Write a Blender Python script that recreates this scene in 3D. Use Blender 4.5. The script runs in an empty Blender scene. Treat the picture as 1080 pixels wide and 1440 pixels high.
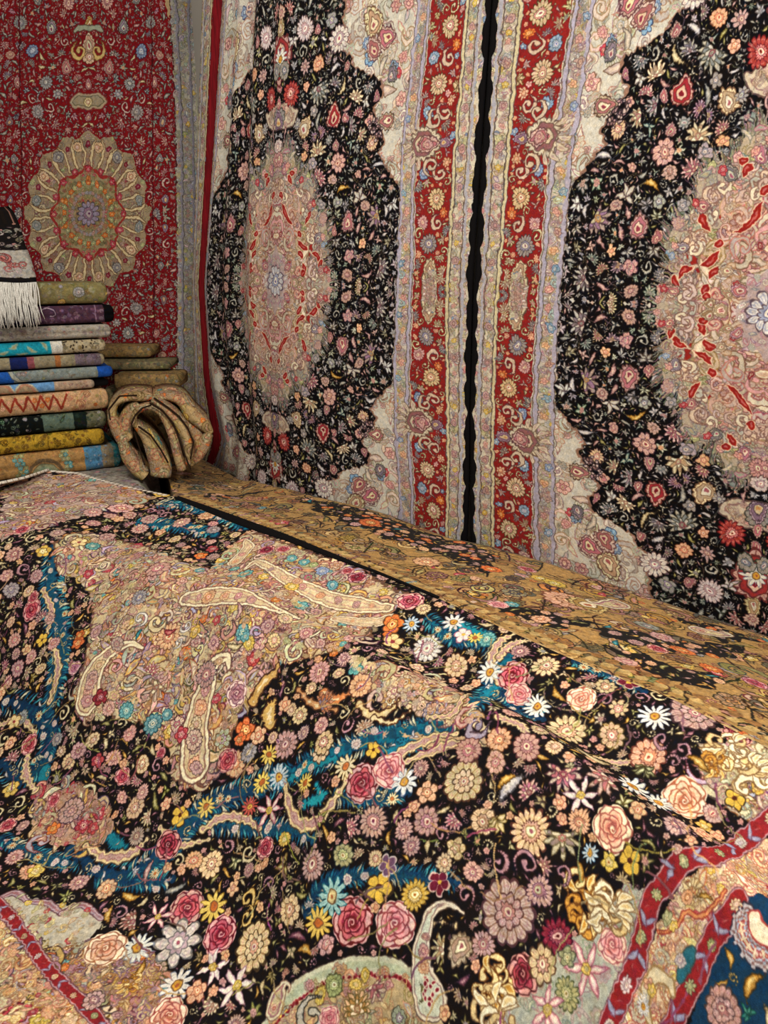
import bpy, math, random
import numpy as np
from mathutils import Vector

random.seed(7)
rng = np.random.default_rng(11)
PI = math.pi
scene = bpy.context.scene
COL = scene.collection

# ------------------------------------------------------------------ camera
EYE = 1.75
TH = math.radians(18.1)
FPX = 1100.0
CAM = np.array([0.0, 0.0, EYE])
RIGHT = np.array([1.0, 0.0, 0.0])
UP = np.array([0.0, math.sin(TH), math.cos(TH)])
FWD = np.array([0.0, math.cos(TH), -math.sin(TH)])

cam_data = bpy.data.cameras.new('camera')
cam_data.sensor_fit = 'VERTICAL'
cam_data.sensor_height = 36.0
cam_data.lens = FPX / 1440.0 * 36.0
cam_data.clip_start = 0.05
cam = bpy.data.objects.new('camera', cam_data)
cam.location = (0, 0, EYE)
cam.rotation_euler = (PI / 2 - TH, 0, 0)
COL.objects.link(cam)
scene.camera = cam


def ray(px, py):
    return RIGHT * ((px - 540) / FPX) + UP * ((720 - py) / FPX) + FWD


def proj(P):
    q = np.asarray(P) - CAM
    d = q @ FWD
    return 540 + FPX * (q @ RIGHT) / d, 720 - FPX * (q @ UP) / d, d


def at_drop(px, py, drop):
    r = ray(px, py)
    return CAM + r * (drop / -r[2])


# ------------------------------------------------------------------ drawing rugs: a small vector painter on an array
def hexc(c):
    return np.array([int(c[i:i + 2], 16) / 255 for i in (0, 2, 4)], dtype=np.float32)


def C3(c):
    return hexc(c) if isinstance(c, str) else np.asarray(c, dtype=np.float32)


def vary(c, a=0.05):
    return np.clip(C3(c) * (1 + rng.normal(0, a)) + rng.normal(0, a * 0.35, 3), 0, 1).astype(np.float32)


def pick(seq):
    return seq[int(rng.integers(len(seq)))]


class Canvas:
    def __init__(s, u0, u1, v0, v1, dens, base):
        s.u0, s.u1, s.v0, s.v1, s.dens = u0, u1, v0, v1, dens
        s.W, s.H = int((u1 - u0) * dens), int((v1 - v0) * dens)
        s.a = np.empty((s.H, s.W, 3), np.float32)
        s.a[:] = C3(base)
        s.occ = np.zeros((s.H, s.W), bool)

    def uvgrid(s):
        u = s.u0 + (np.arange(s.W) + .5) / s.dens
        v = s.v0 + (np.arange(s.H) + .5) / s.dens
        return np.meshgrid(u, v)

    def box(s, u, v, R):
        cx, cy, r = (u - s.u0) * s.dens, (v - s.v0) * s.dens, R * s.dens
        x0, x1 = max(0, int(cx - r) - 1), min(s.W, int(cx + r) + 2)
        y0, y1 = max(0, int(cy - r) - 1), min(s.H, int(cy + r) + 2)
        if x0 >= x1 or y0 >= y1:
            return None
        X, Y = np.meshgrid(((np.arange(x0, x1) + .5) / s.dens + s.u0 - u).astype(np.float32),
                           ((np.arange(y0, y1) + .5) / s.dens + s.v0 - v).astype(np.float32))
        return (slice(y0, y1), slice(x0, x1)), X, Y

    def comp(s, sl, alpha, col):
        t = s.a[sl]
        t += (C3(col) - t) * alpha[..., None]

    def poly(s, pts, col, jag=0.0, seed=0, occ=None):
        pts = np.asarray(pts, float)
        c = (pts.min(0) + pts.max(0)) / 2
        R = float((pts.max(0) - pts.min(0)).max()) / 2 + jag * 2
        b = s.box(c[0], c[1], R)
        if b is None:
            return None
        sl, X, Y = b
        X = X + c[0]
        Y = Y + c[1]
        if jag:
            f = 1 / jag
            k = seed * 1.7
            X = X + jag * (np.sin(Y * f * .9 + k) * .5 + np.sin(Y * f * 2.3 + X * f + k * 2) * .35)
            Y = Y + jag * (np.sin(X * f * 1.1 + k) * .5 + np.sin(X * f * 2.7 - Y * f + k * 3) * .35)
        m = np.zeros(X.shape, bool)
        n = len(pts)
        for i in range(n):
            x0, y0 = pts[i]
            x1, y1 = pts[(i + 1) % n]
            if y0 == y1:
                continue
            cnd = (Y < max(y0, y1)) & (Y >= min(y0, y1))
            m ^= cnd & (X < (x1 - x0) * (Y - y0) / (y1 - y0) + x0)
        al = m.astype(np.float32)
        al[1:-1, 1:-1] = (al[1:-1, 1:-1] * 4 + al[:-2, 1:-1] + al[2:, 1:-1] + al[1:-1, :-2] + al[1:-1, 2:]) / 8
        if col is not None:
            s.comp(sl, al, col)
        if occ is not None:
            s.occ[sl][m] = occ
        full = np.zeros((s.H, s.W), bool)
        full[sl] = m
        return full

    def stroke(s, pts, w, layers, serr=None, occ=True):
        """A blob along a spine: pts control points, w widths, layers [(inset, colour)], serr (amplitude, count)."""
        pts = np.asarray(pts, float)
        L = np.r_[0, np.cumsum(np.hypot(*np.diff(pts, axis=0).T))]
        K = int(min(60, max(10, L[-1] * s.dens / 3)))
        # smooth spine (Catmull-Rom through the points)
        q = np.linspace(0, len(pts) - 1, K)
        i = np.clip(q.astype(int), 0, len(pts) - 2)
        t = (q - i)[:, None]
        P = np.vstack([2 * pts[0] - pts[1], pts, 2 * pts[-1] - pts[-2]])
        a, b, c, d = P[i], P[i + 1], P[i + 2], P[i + 3]
        sp = .5 * (2 * b + (c - a) * t + (2 * a - 5 * b + 4 * c - d) * t ** 2 + (3 * b - a - 3 * c + d) * t ** 3)
        ww = np.interp(np.linspace(0, 1, K), np.linspace(0, 1, len(w)), w)
        cc = (sp.min(0) + sp.max(0)) / 2
        R = float((sp.max(0) - sp.min(0)).max()) / 2 + max(w) * 1.3
        bx = s.box(cc[0], cc[1], R)
        if bx is None:
            return
        sl, X, Y = bx
        D = np.full(X.shape, 9., np.float32)
        T = np.zeros(X.shape, np.float32)
        for k in range(K):
            dd = np.hypot(X - (sp[k, 0] - cc[0]), Y - (sp[k, 1] - cc[1])) - ww[k]
            mm = dd < D
            D[mm] = dd[mm]
            T[mm] = k / (K - 1)
        if serr:
            D = D + serr[0] * np.abs(np.sin(T * serr[1] * PI))
        aa = 1.3 / s.dens
        for ins, col in layers:
            s.comp(sl, np.clip(.5 - (D + ins) / aa, 0, 1), col)
        if occ:
            s.occ[sl] |= D < 0

    # -------- motifs, R in metres
    def _st(s, u, v, R, rot, sq=1.0):
        b = s.box(u, v, R * 1.15)
        if b is None:
            return None
        sl, X, Y = b
        c, q = math.cos(rot), math.sin(rot)
        x = (X * c + Y * q) / R
        y = (-X * q + Y * c) / (R * sq)
        return sl, x, y, np.hypot(x, y), np.arctan2(y, x), 1.3 / (R * s.dens)

    def rosette(s, u, v, R, n=10, cols=None, rot=None, sq=1.0, depth=.2):
        rot = rng.uniform(0, 6.28) if rot is None else rot
        b = s._st(u, v, R, rot, sq)
        if b is None:
            return
        sl, x, y, r, th, aa = b
        edge, petal, line, inner, mid, dot = cols
        ph = np.abs(np.cos(n * th / 2))
        e = 1 - depth + depth * ph ** .6
        A = lambda d: np.clip(.5 - d / aa, 0, 1)
        s.comp(sl, A(r - e), edge)
        s.comp(sl, A(r - e + .1), petal)
        ang = np.abs(((th * n / (2 * PI) + .5) % 1) - .5) * 2 * PI / n
        s.comp(sl, A(np.maximum(r * (PI / n - ang) - .03, .34 - r)) * (r < e - .1) * .85, line)
        s.comp(sl, np.abs(np.sin(n * th * 1.5 + .4)) ** 6 * (r < e - .12) * (r > .5) * .55, line)
        s.comp(sl, A(np.abs(r - .70 - .05 * np.cos(n * th)) - .03) * (ang < .6 * PI / n) * .7, inner)
        e2 = .52 * (1 - .25 + .25 * np.abs(np.sin(n * th / 2)))
        s.comp(sl, A(r - e2), edge)
        s.comp(sl, A(r - e2 + .07), inner)
        s.comp(sl, A(r - .27), line)
        s.comp(sl, A(r - .22), mid)
        s.comp(sl, A(r - .09), dot)
        s.occ[sl] |= r < e

    def daisy(s, u, v, R, n=12, petal='e6e2d6', shade='8f97a6', ctr='d9a441', rot=None, sq=1.0):
        b = s._st(u, v, R, rng.uniform(0, 6) if rot is None else rot, sq)
        if b is None:
            return
        sl, x, y, r, th, aa = b
        A = lambda d: np.clip(.5 - d / aa, 0, 1)
        ph = np.abs(np.cos(n * th / 2))
        e = .42 + .58 * ph ** .8
        s.comp(sl, A(r - e), shade)
        e = .34 + .58 * ph ** 1.1
        s.comp(sl, A(r - e), petal)
        s.comp(sl, A(np.maximum(np.abs(np.sin(n * th / 2)) * r - .05, r - .7)) * .4, shade)
        s.comp(sl, A(r - .34), '6a4a30')
        s.comp(sl, A(r - .27), ctr)
        s.comp(sl, A(r - .1), 'a55a35')
        s.occ[sl] |= r < e

    def rose(s, u, v, R, cols=('6d1f2b', 'a83a4a', 'd87f83', 'efb9b0'), rot=None, sq=1.0):
        b = s._st(u, v, R, rng.uniform(0, 6) if rot is None else rot, sq)
        if b is None:
            return
        sl, x, y, r, th, aa = b
        A = lambda d: np.clip(.5 - d / aa, 0, 1)
        dk, md, lt, hi = cols
        e = .86 + .14 * np.abs(np.cos(3.5 * th)) ** .5
        s.comp(sl, A(r - e), hi)
        s.comp(sl, A(r - e + .08), dk)
        s.occ[sl] |= r < e
        k0 = 0
        for ring, (rr, n, sz) in enumerate(((.52, 6, .44), (.36, 5, .38), (.20, 4, .31), (.05, 3, .2))):
            for k in range(n):
                a = k * 2 * PI / n + ring * .7
                cx, cy = rr * math.cos(a), rr * math.sin(a)
                d = np.hypot((x - cx), (y - cy)) * (1 + .08 * np.cos(3 * np.arctan2(y - cy, x - cx)))
                s.comp(sl, A(d - sz), dk)
                s.comp(sl, A(d - sz + .055), (hi, lt, lt, md)[ring])
                d2 = np.hypot(x - cx * .72, y - cy * .72)
                s.comp(sl, A(d2 - sz * .72), (lt, md, md, dk)[ring])
                s.comp(sl, A(np.abs(d2 - sz * .4) - .02) * .7, (md, dk, dk, lt)[ring])
        s.comp(sl, A(np.abs(r - .12 - .02 * th) - .03), hi)

    def palmette(s, u, v, R, cols=None, rot=0.0, n=13, sq=1.15):
        b = s._st(u, v, R, rot, sq)
        if b is None:
            return
        sl, x, y, r, th, aa = b
        A = lambda d: np.clip(.5 - d / aa, 0, 1)
        edge, c1, c2, c3, c4 = cols
        y = y + .12
        r, th = np.hypot(x, y), np.arctan2(x, y)          # 0 = tip
        tip = .72 + .26 * np.exp(-(th / .5) ** 2) - .1 * np.exp(-((np.abs(th) - PI) / .6) ** 2)
        ser = np.abs(np.cos(n * th / 2))
        e = tip * (.84 + .16 * ser)
        s.comp(sl, A(r - e), edge)
        s.comp(sl, A(r - e + .09), c1)
        s.comp(sl, A(np.maximum(np.abs(np.sin(n * th / 2)) * r - .06, .5 - r)) * (r < e - .1) * .8, edge)
        for f, c, oy in ((.66, edge, .0), (.60, c2, .0), (.40, edge, -.05), (.34, c3, -.05), (.16, c4, -.08)):
            rr, tt = np.hypot(x, y - oy), np.arctan2(x, y - oy)
            ee = f * (.78 + .36 * np.exp(-(tt / .45) ** 2)) * (.95 + .05 * np.cos(6 * tt))
            s.comp(sl, A(rr - ee), c)
        s.occ[sl] |= r < e

    def pansy(s, u, v, R, c='7a2438', c2='e8d9a0', ctr='e0b040', rot=None, n=5):
        b = s._st(u, v, R, rng.uniform(0, 6) if rot is None else rot)
        if b is None:
            return
        sl, x, y, r, th, aa = b
        A = lambda d: np.clip(.5 - d / aa, 0, 1)
        e = .55 + .45 * np.abs(np.cos(n * th / 2)) ** .45
        s.comp(sl, A(r - e), c2)
        s.comp(sl, A(r - e + .14), c)
        s.comp(sl, A(np.maximum(np.abs(np.cos(n * th / 2)) * r - .05, r - .62)) * .8, c2)
        s.comp(sl, A(r - .2), ctr)
        s.occ[sl] |= r < e

    def leaf(s, u, v, L, rot, bend=.3, w=.3, cols=('3a3526', '9a9468', 'd6cfa4'), serr=None):
        c, q = math.cos(rot), math.sin(rot)
        P = []
        for t in np.linspace(-1, 1, 5):
            x, y = t * L, bend * L * (1 - t * t)
            P.append((u + x * c - y * q, v + x * q + y * c))
        W = np.array([.15, .7, 1, .7, .1]) * w * L
        aa = 1.3 / s.dens
        s.stroke(P, W, [(0, cols[0]), (max(aa * .8, w * L * .22), cols[1]), (w * L * .55, cols[2])], serr)

    def curl(s, u, v, R, rot, flip=1, cols=('3a2b24', 'c9a98c'), w=.2, turns=1.15):
        P = []
        for t in np.linspace(0, 1, 9):
            r = R * (1 - .82 * t)
            a = rot + flip * (t * turns * 2 * PI)
            P.append((u + r * math.cos(a), v + r * math.sin(a)))
        W = np.array([.35, .8, 1.1, 1, .85, .75, .7, .8, 1.2]) * w * R
        s.stroke(P, W, [(0, cols[0]), (w * R * .35, cols[1])])

    def paisley(s, u, v, R, rot, flip=1, cols=('7a5a4a', 'd9cfae', 'a5727a', 'cbb98c', 'b05050')):
        c, q = math.cos(rot), math.sin(rot)
        P = []
        for x, y in ((0, -.45), (.02, .1), (.12, .5), (.36, .78), (.62, .62), (.58, .38)):
            x *= flip
            P.append((u + R * (x * c - y * q), v + R * (x * q + y * c)))
        W = R * np.array([.5, .44, .27, .16, .1, .06])
        k = R * .5
        s.stroke(P, W, [(0, cols[0]), (k * .1, cols[1]), (k * .3, cols[0]), (k * .36, cols[2]), (k * .48, cols[3])])
        s.rosette(u - R * .43 * -q * 0 + R * .4 * q, v - R * .4 * c, R * .24, 8, (cols[0], cols[1], cols[4], cols[4], cols[3], cols[0]))

    def dots(s, u, v, R, n, cols):
        for k in range(n):
            a, r = rng.uniform(0, 6.28), R * math.sqrt(rng.uniform(0, 1))
            b = s._st(u + r * math.cos(a), v + r * math.sin(a), R * .26, 0)
            if b is None:
                continue
            sl, x, y, rr, th, aa = b
            s.comp(sl, np.clip(.5 - (rr - 1) / aa, 0, 1), cols[0])
            s.comp(sl, np.clip(.5 - (rr - .62) / aa, 0, 1), pick(cols[1:]))
        bb = s._st(u, v, R, 0)
        if bb is not None:
            s.occ[bb[0]] |= bb[3] < 1

    def line(s, pts, w, col):
        s.stroke(pts, [w, w], [(0, col)], occ=False)

    def scatter(s, mask, n, R, fn, free=True, edge=.6):
        """Try n random places inside mask; fn(u, v, r) where the ground is still free."""
        ys, xs = np.nonzero(mask)
        if len(ys) == 0:
            return
        idx = rng.integers(len(ys), size=n)
        for j in idx:
            y, x = int(ys[j]), int(xs[j])
            r = rng.uniform(*R)
            if free:
                k = int(r * edge * s.dens)
                y0, y1, x0, x1 = max(0, y - k), min(s.H, y + k + 1), max(0, x - k), min(s.W, x + k + 1)
                if s.occ[y0:y1, x0:x1].any() or not mask[y0, x] or not mask[y1 - 1, x] or not mask[y, x0] or not mask[y, x1 - 1]:
                    continue
            fn(s.u0 + (x + .5) / s.dens, s.v0 + (y + .5) / s.dens, r)

    def noise(s, cell):
        h, w = int(s.H / cell) + 3, int(s.W / cell) + 3
        g = rng.normal(0, 1, (h, w)).astype(np.float32)
        y, x = np.arange(s.H, dtype=np.float32) / cell, np.arange(s.W, dtype=np.float32) / cell
        yi, xi = y.astype(int), x.astype(int)
        fy, fx = (y - yi)[:, None], (x - xi)[None]
        fy, fx = fy * fy * (3 - 2 * fy), fx * fx * (3 - 2 * fx)
        g0, g1 = g[yi], g[yi + 1]
        return (g0[:, xi] * (1 - fx) + g0[:, xi + 1] * fx) * (1 - fy) + (g1[:, xi] * (1 - fx) + g1[:, xi + 1] * fx) * fy

    def handmade(s, a1=.0035, l1=.03, a2=.0016, l2=.009, yarn=.07):
        """Knotted by hand: outlines waver, yarn tones differ from knot to knot."""
        yy, xx = np.mgrid[0:s.H, 0:s.W].astype(np.float32)
        for q, l in ((a1, l1), (a2, l2)):
            xx += s.noise(l * s.dens) * q * s.dens
            yy += s.noise(l * s.dens) * q * s.dens
        xx, yy = np.clip(xx, 0, s.W - 1.01), np.clip(yy, 0, s.H - 1.01)
        xi, yi = xx.astype(int), yy.astype(int)
        fx, fy = (xx - xi)[..., None], (yy - yi)[..., None]
        A = s.a
        s.a = (A[yi, xi] * (1 - fx) + A[yi, xi + 1] * fx) * (1 - fy) + (A[yi + 1, xi] * (1 - fx) + A[yi + 1, xi + 1] * fx) * fy
        n = 1 + yarn * s.noise(max(1.5, .004 * s.dens)) + yarn * .8 * s.noise(max(3, .013 * s.dens))
        s.a *= n[..., None]
        s.a += (s.noise(max(2, .008 * s.dens)) * .012)[..., None] * np.array([1, .2, -1], np.float32)
        np.clip(s.a, 0, 1, out=s.a)
        return s

    def sprig(s, u, v, R, rot, cols, n=5, bud=None, spread=1.25, w=.24):
        c0, c1, c2 = cols
        bu, bv = u - R * .7 * math.cos(rot), v - R * .7 * math.sin(rot)
        s.line([(bu, bv), (u + R * .2 * math.cos(rot), v + R * .2 * math.sin(rot))], R * .05, c1)
        for k in range(n):
            f = (k / (n - 1) - .5) * 2 if n > 1 else 0
            a = rot + f * spread + rng.normal(0, .1)
            L = R * (1.25 - .5 * abs(f)) * rng.uniform(.85, 1.1)
            P = []
            for t in (0.08, .4, .75, 1):
                aa = a + f * .55 * t * t
                P.append((bu + L * t * math.cos(aa) + R * .15 * math.cos(rot), bv + L * t * math.sin(aa) + R * .15 * math.sin(rot)))
            W = np.array([.4, 1, .7, .12]) * w * R
            s.stroke(P, W, [(0, c0), (w * R * .28, c1), (w * R * .62, c2)])
        if bud:
            e = bud
            s.rosette(u - R * .35 * math.cos(rot), v - R * .35 * math.sin(rot), R * .36, 6, e, rot, depth=.3)

    def lotus(s, u, v, R, rot, cols, n=9):
        """A flower in profile: a fan of pointed petals over a calyx."""
        edge, c1, c2, c3, c4 = cols
        for lay, (LL, ww, cc) in enumerate(((1.5, .2, c1), (1.12, .2, c2), (.75, .18, c3))):
            m = n - 2 * lay
            for k in sorted(range(m), key=lambda q: -abs(q - (m - 1) / 2)):
                f = (k / (m - 1) - .5) * 2
                a = rot + f * 1.35
                L = R * LL * (1 - .22 * f * f)
                bu, bv = u - R * .6 * math.cos(rot), v - R * .6 * math.sin(rot)
                P = [(bu + L * t * math.cos(a + f * .35 * t), bv + L * t * math.sin(a + f * .35 * t)) for t in (.1, .45, .8, 1)]
                W = np.array([.6, 1, .85, .15]) * ww * R
                s.stroke(P, W, [(0, edge), (ww * R * .3, cc)])
        s.rosette(u - R * .4 * math.cos(rot), v - R * .4 * math.sin(rot), R * .3, 6, (edge, c4, edge, c3, c1, edge), rot, depth=.25)

    def mirror_u(s):
        """The canvas holds u >= 0 (u0 = 0); return one that holds both halves."""
        o = Canvas(0, .02, 0, .02, 100, 'ffffff')
        o.u0, o.u1, o.v0, o.v1, o.dens = -s.u1, s.u1, s.v0, s.v1, s.dens
        o.a = np.concatenate([s.a[:, ::-1], s.a], 1)
        o.occ = np.concatenate([s.occ[:, ::-1], s.occ], 1)
        o.H, o.W = o.a.shape[:2]
        return o

    def mirror_v(s):
        o = Canvas(0, .02, 0, .02, 100, 'ffffff')
        o.u0, o.u1, o.v0, o.v1, o.dens = s.u0, s.u1, -s.v1, s.v1, s.dens
        o.a = np.concatenate([s.a[::-1], s.a], 0)
        o.occ = np.concatenate([s.occ[::-1], s.occ], 0)
        o.H, o.W = o.a.shape[:2]
        return o

    def image(s, name):
        im = bpy.data.images.new(name, s.W, s.H, alpha=False)
        px = np.ones((s.H, s.W, 4), np.float32)
        px[..., :3] = np.clip(s.a, 0, 1)
        im.pixels.foreach_set(px.ravel())
        im.update()
        im.pack()
        return im


# ------------------------------------------------------------------ materials
def nodes_of(name):
    m = bpy.data.materials.new(name)
    m.use_nodes = True
    nt = m.node_tree
    return m, nt, nt.nodes['Principled BSDF']


def lin(c):
    c = C3(c)
    return tuple(float(x) for x in np.where(c <= .04045, c / 12.92, ((c + .055) / 1.055) ** 2.4)) + (1.0,)


def weave(nt, bsdf, scale=420.0, strength=.25):
    tc = nt.nodes.new('ShaderNodeTexCoord')
    nz = nt.nodes.new('ShaderNodeTexNoise')
    nz.inputs['Scale'].default_value = scale
    nz.inputs['Detail'].default_value = 2.0
    bp = nt.nodes.new('ShaderNodeBump')
    bp.inputs['Strength'].default_value = strength
    bp.inputs['Distance'].default_value = .002
    nt.links.new(tc.outputs['Object'], nz.inputs['Vector'])
    nt.links.new(nz.outputs['Fac'], bp.inputs['Height'])
    nt.links.new(bp.outputs['Normal'], bsdf.inputs['Normal'])
    return nz


def rug_material(name, canvas, rough=.92, sheen=.0, spec=.08):
    """Woven pile: the knotted pattern drawn above, with yarn-to-yarn colour variation and a fine bump."""
    m, nt, b = nodes_of(name)
    uv = nt.nodes.new('ShaderNodeUVMap')
    uv.uv_map = 'UVMap'
    tx = nt.nodes.new('ShaderNodeTexImage')
    tx.image = canvas.image(name + '_pattern')
    tx.interpolation = 'Cubic'
    tx.extension = 'EXTEND'
    nt.links.new(uv.outputs['UV'], tx.inputs['Vector'])
    nz = weave(nt, b)
    mp = nt.nodes.new('ShaderNodeMapRange')
    mp.inputs['From Min'].default_value = .25
    mp.inputs['From Max'].default_value = .75
    mp.inputs['To Min'].default_value = .8
    mp.inputs['To Max'].default_value = 1.2
    nt.links.new(nz.outputs['Fac'], mp.inputs['Value'])
    mx = nt.nodes.new('ShaderNodeMix')
    mx.data_type = 'RGBA'
    mx.blend_type = 'MULTIPLY'
    mx.inputs['Factor'].default_value = 1.0
    nt.links.new(tx.outputs['Color'], mx.inputs['A'])
    nt.links.new(mp.outputs['Result'], mx.inputs['B'])
    nt.links.new(mx.outputs['Result'], b.inputs['Base Color'])
    b.inputs['Roughness'].default_value = rough
    b.inputs['Specular IOR Level'].default_value = spec
    b.inputs['Sheen Weight'].default_value = sheen
    b.inputs['Sheen Roughness'].default_value = .5
    return m


def plain(name, col, rough=.85, scale=60., var=.15):
    m, nt, b = nodes_of(name)
    nz = weave(nt, b, scale * 6, .2)
    n2 = nt.nodes.new('ShaderNodeTexNoise')
    n2.inputs['Scale'].default_value = scale
    rp = nt.nodes.new('ShaderNodeValToRGB')
    c = C3(col)
    rp.color_ramp.elements[0].position, rp.color_ramp.elements[1].position = .3, .7
    rp.color_ramp.elements[0].color = lin(np.clip(c * (1 - var), 0, 1))
    rp.color_ramp.elements[1].color = lin(np.clip(c * (1 + var), 0, 1))
    nt.links.new(n2.outputs['Fac'], rp.inputs['Fac'])
    nt.links.new(rp.outputs['Color'], b.inputs['Base Color'])
    b.inputs['Roughness'].default_value = rough
    b.inputs['Specular IOR Level'].default_value = .1
    return m


# ------------------------------------------------------------------ objects
def tag(o, label=None, cat=None, group=None, kind=None):
    for k, v in (('label', label), ('category', cat), ('group', group), ('kind', kind)):
        if v:
            o[k] = v
    return o


def empty(name, loc, label, cat, group=None):
    o = bpy.data.objects.new(name, None)
    o.location = loc
    o.empty_display_size = .1
    COL.objects.link(o)
    return tag(o, label, cat, group)


def mesh_obj(name, verts, faces, mat, uvs=None, parent=None, smooth=True):
    """verts are in world space; a parent only ever carries a translation."""
    me = bpy.data.meshes.new(name)
    verts = np.asarray(verts, float)
    if parent is not None:
        verts = verts - np.array(parent.location)
    me.from_pydata(verts.tolist(), [], [tuple(int(i) for i in f) for f in faces])
    if uvs is not None:
        lay = me.uv_layers.new(name='UVMap')
        li = np.empty(len(me.loops), np.int32)
        me.loops.foreach_get('vertex_index', li)
        lay.data.foreach_set('uv', np.asarray(uvs, np.float32)[li].ravel())
    me.polygons.foreach_set('use_smooth', [smooth] * len(me.polygons))
    me.materials.append(mat)
    me.update()
    o = bpy.data.objects.new(name, me)
    COL.objects.link(o)
    if parent is not None:
        o.parent = parent
    return o


def sheet(name, G, UV, mat, parent=None, thick=.008):
    """A cloth with thickness from an (n, m, 3) grid: front face, back face and rim."""
    n, m = G.shape[:2]
    du = np.gradient(G, axis=0)
    dv = np.gradient(G, axis=1)
    N = np.cross(du, dv)
    N /= np.linalg.norm(N, axis=2, keepdims=True) + 1e-12
    flip = float(((CAM - G) * N).sum(-1).mean()) < 0       # the pile side looks into the room
    if flip:
        N = -N
    V = np.concatenate([G.reshape(-1, 3), (G - N * thick).reshape(-1, 3)])
    idx = np.arange(n * m).reshape(n, m)
    q = np.stack([idx[:-1, :-1], idx[1:, :-1], idx[1:, 1:], idx[:-1, 1:]], -1).reshape(-1, 4)
    if flip:
        q = q[:, ::-1]
    back = q[:, ::-1] + n * m
    ring = np.r_[idx[:, 0], idx[-1, 1:], idx[-2::-1, -1], idx[0, -2:0:-1]]
    nx = np.roll(ring, -1)
    rim = np.stack([nx, ring, ring + n * m, nx + n * m], -1)
    if flip:
        rim = rim[:, ::-1]
    F = np.concatenate([q, back, rim])
    U = np.concatenate([UV.reshape(-1, 2)] * 2)
    return mesh_obj(name, V, F, mat, U, parent)


def box_struct(name, lo, hi, mat, kind='structure'):
    (x0, y0, z0), (x1, y1, z1) = lo, hi
    V = [(x, y, z) for z in (z0, z1) for y in (y0, y1) for x in (x0, x1)]
    F = [(0, 2, 3, 1), (4, 5, 7, 6), (0, 1, 5, 4), (2, 6, 7, 3), (0, 4, 6, 2), (1, 3, 7, 5)]
    o = mesh_obj(name, V, F, mat, smooth=False)
    o['kind'] = kind
    return o


class PixelMap:
    """Where a surface's (u, v) shows in the photograph, to set motifs at the places they have on the rug."""
    def __init__(s, G, UV):
        s.uv = UV.reshape(-1, 2)
        s.x, s.y, s.d = proj(G.reshape(-1, 3))

    def __call__(s, px, py):
        r2 = (s.x - px) ** 2 + (s.y - py) ** 2
        j = np.argsort(r2)[:12]
        near = j[r2[j] < max(30, r2[j[0]] * 1.5 + 1)]
        k0 = near[np.argmin(s.d[near])] if len(near) else j[0]
        same = [k for k in j if abs(s.d[k] - s.d[k0]) < .12]
        w = 1 / (r2[same] + .05)
        return tuple((s.uv[same] * w[:, None]).sum(0) / w.sum()) + (float(s.d[k0]),)

# ------------------------------------------------------------------ where things hang and lie
class Plan:
    """A line on the floor plan along which a rug hangs; s is the length along it."""
    def __init__(s, pts, n=900):
        pts = np.asarray(pts, float)
        L = np.r_[0, np.cumsum(np.hypot(*np.diff(pts, axis=0).T))]
        q = np.linspace(0, len(pts) - 1, n)
        i = np.clip(q.astype(int), 0, len(pts) - 2)
        t = (q - i)[:, None]
        P = np.vstack([2 * pts[0] - pts[1], pts, 2 * pts[-1] - pts[-2]])
        a, b, c, d = P[i], P[i + 1], P[i + 2], P[i + 3]
        s.p = .5 * (2 * b + (c - a) * t + (2 * a - 5 * b + 4 * c - d) * t ** 2 + (3 * b - a - 3 * c + d) * t ** 3)
        s.s = np.r_[0, np.cumsum(np.hypot(*np.diff(s.p, axis=0).T))]
        tg = np.gradient(s.p, axis=0)
        tg /= np.linalg.norm(tg, axis=1, keepdims=True)
        s.n = np.stack([tg[:, 1], -tg[:, 0]], 1)          # towards the room

    def at(s, q, off=0.0):
        q = np.asarray(q)
        x = np.interp(q, s.s, s.p[:, 0]) + off * np.interp(q, s.s, s.n[:, 0])
        y = np.interp(q, s.s, s.p[:, 1]) + off * np.interp(q, s.s, s.n[:, 1])
        return x, y

    def hit(s, px, py):
        r = ray(px, py)
        cr = s.p[:, 0] * r[1] - s.p[:, 1] * r[0]
        k = np.nonzero(np.diff(np.sign(cr)))[0]
        k = k[-1] if len(k) else (0 if abs(cr[0]) < abs(cr[-1]) else len(cr) - 2)
        f = cr[k] / (cr[k] - cr[k + 1])
        P = s.p[k] + f * (s.p[k + 1] - s.p[k])
        return s.s[k] + f * (s.s[k + 1] - s.s[k]), EYE + r[2] * (P[1] / r[1])


right_plan = Plan([(-1.75, 4.925), (-1.35, 4.92), (-1.12, 4.80), (-.505, 3.94), (.06, 3.553), (.67, 3.135), (1.29, 2.71), (1.95, 2.26), (2.6, 1.81)])
left_plan = Plan([(-3.6, 4.985), (-2.8, 4.985), (-2.0, 4.98), (-1.3, 4.98), (-.9, 4.99)])

BASE_LINE = [(150, 690), (235, 690), (260, 686), (370, 674), (423, 686), (504, 706), (561, 722), (640, 752), (701, 764), (783, 788), (884, 821), (986, 856), (1047, 875), (1080, 886), (1300, 950)]
bl = np.array([right_plan.hit(x, y) for x, y in BASE_LINE])


def base_z(q):
    return np.maximum(np.interp(q, bl[:, 0], bl[:, 1]), np.interp(q, [bl[3, 0], bl[5, 0]], [.55, .3]))


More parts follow.
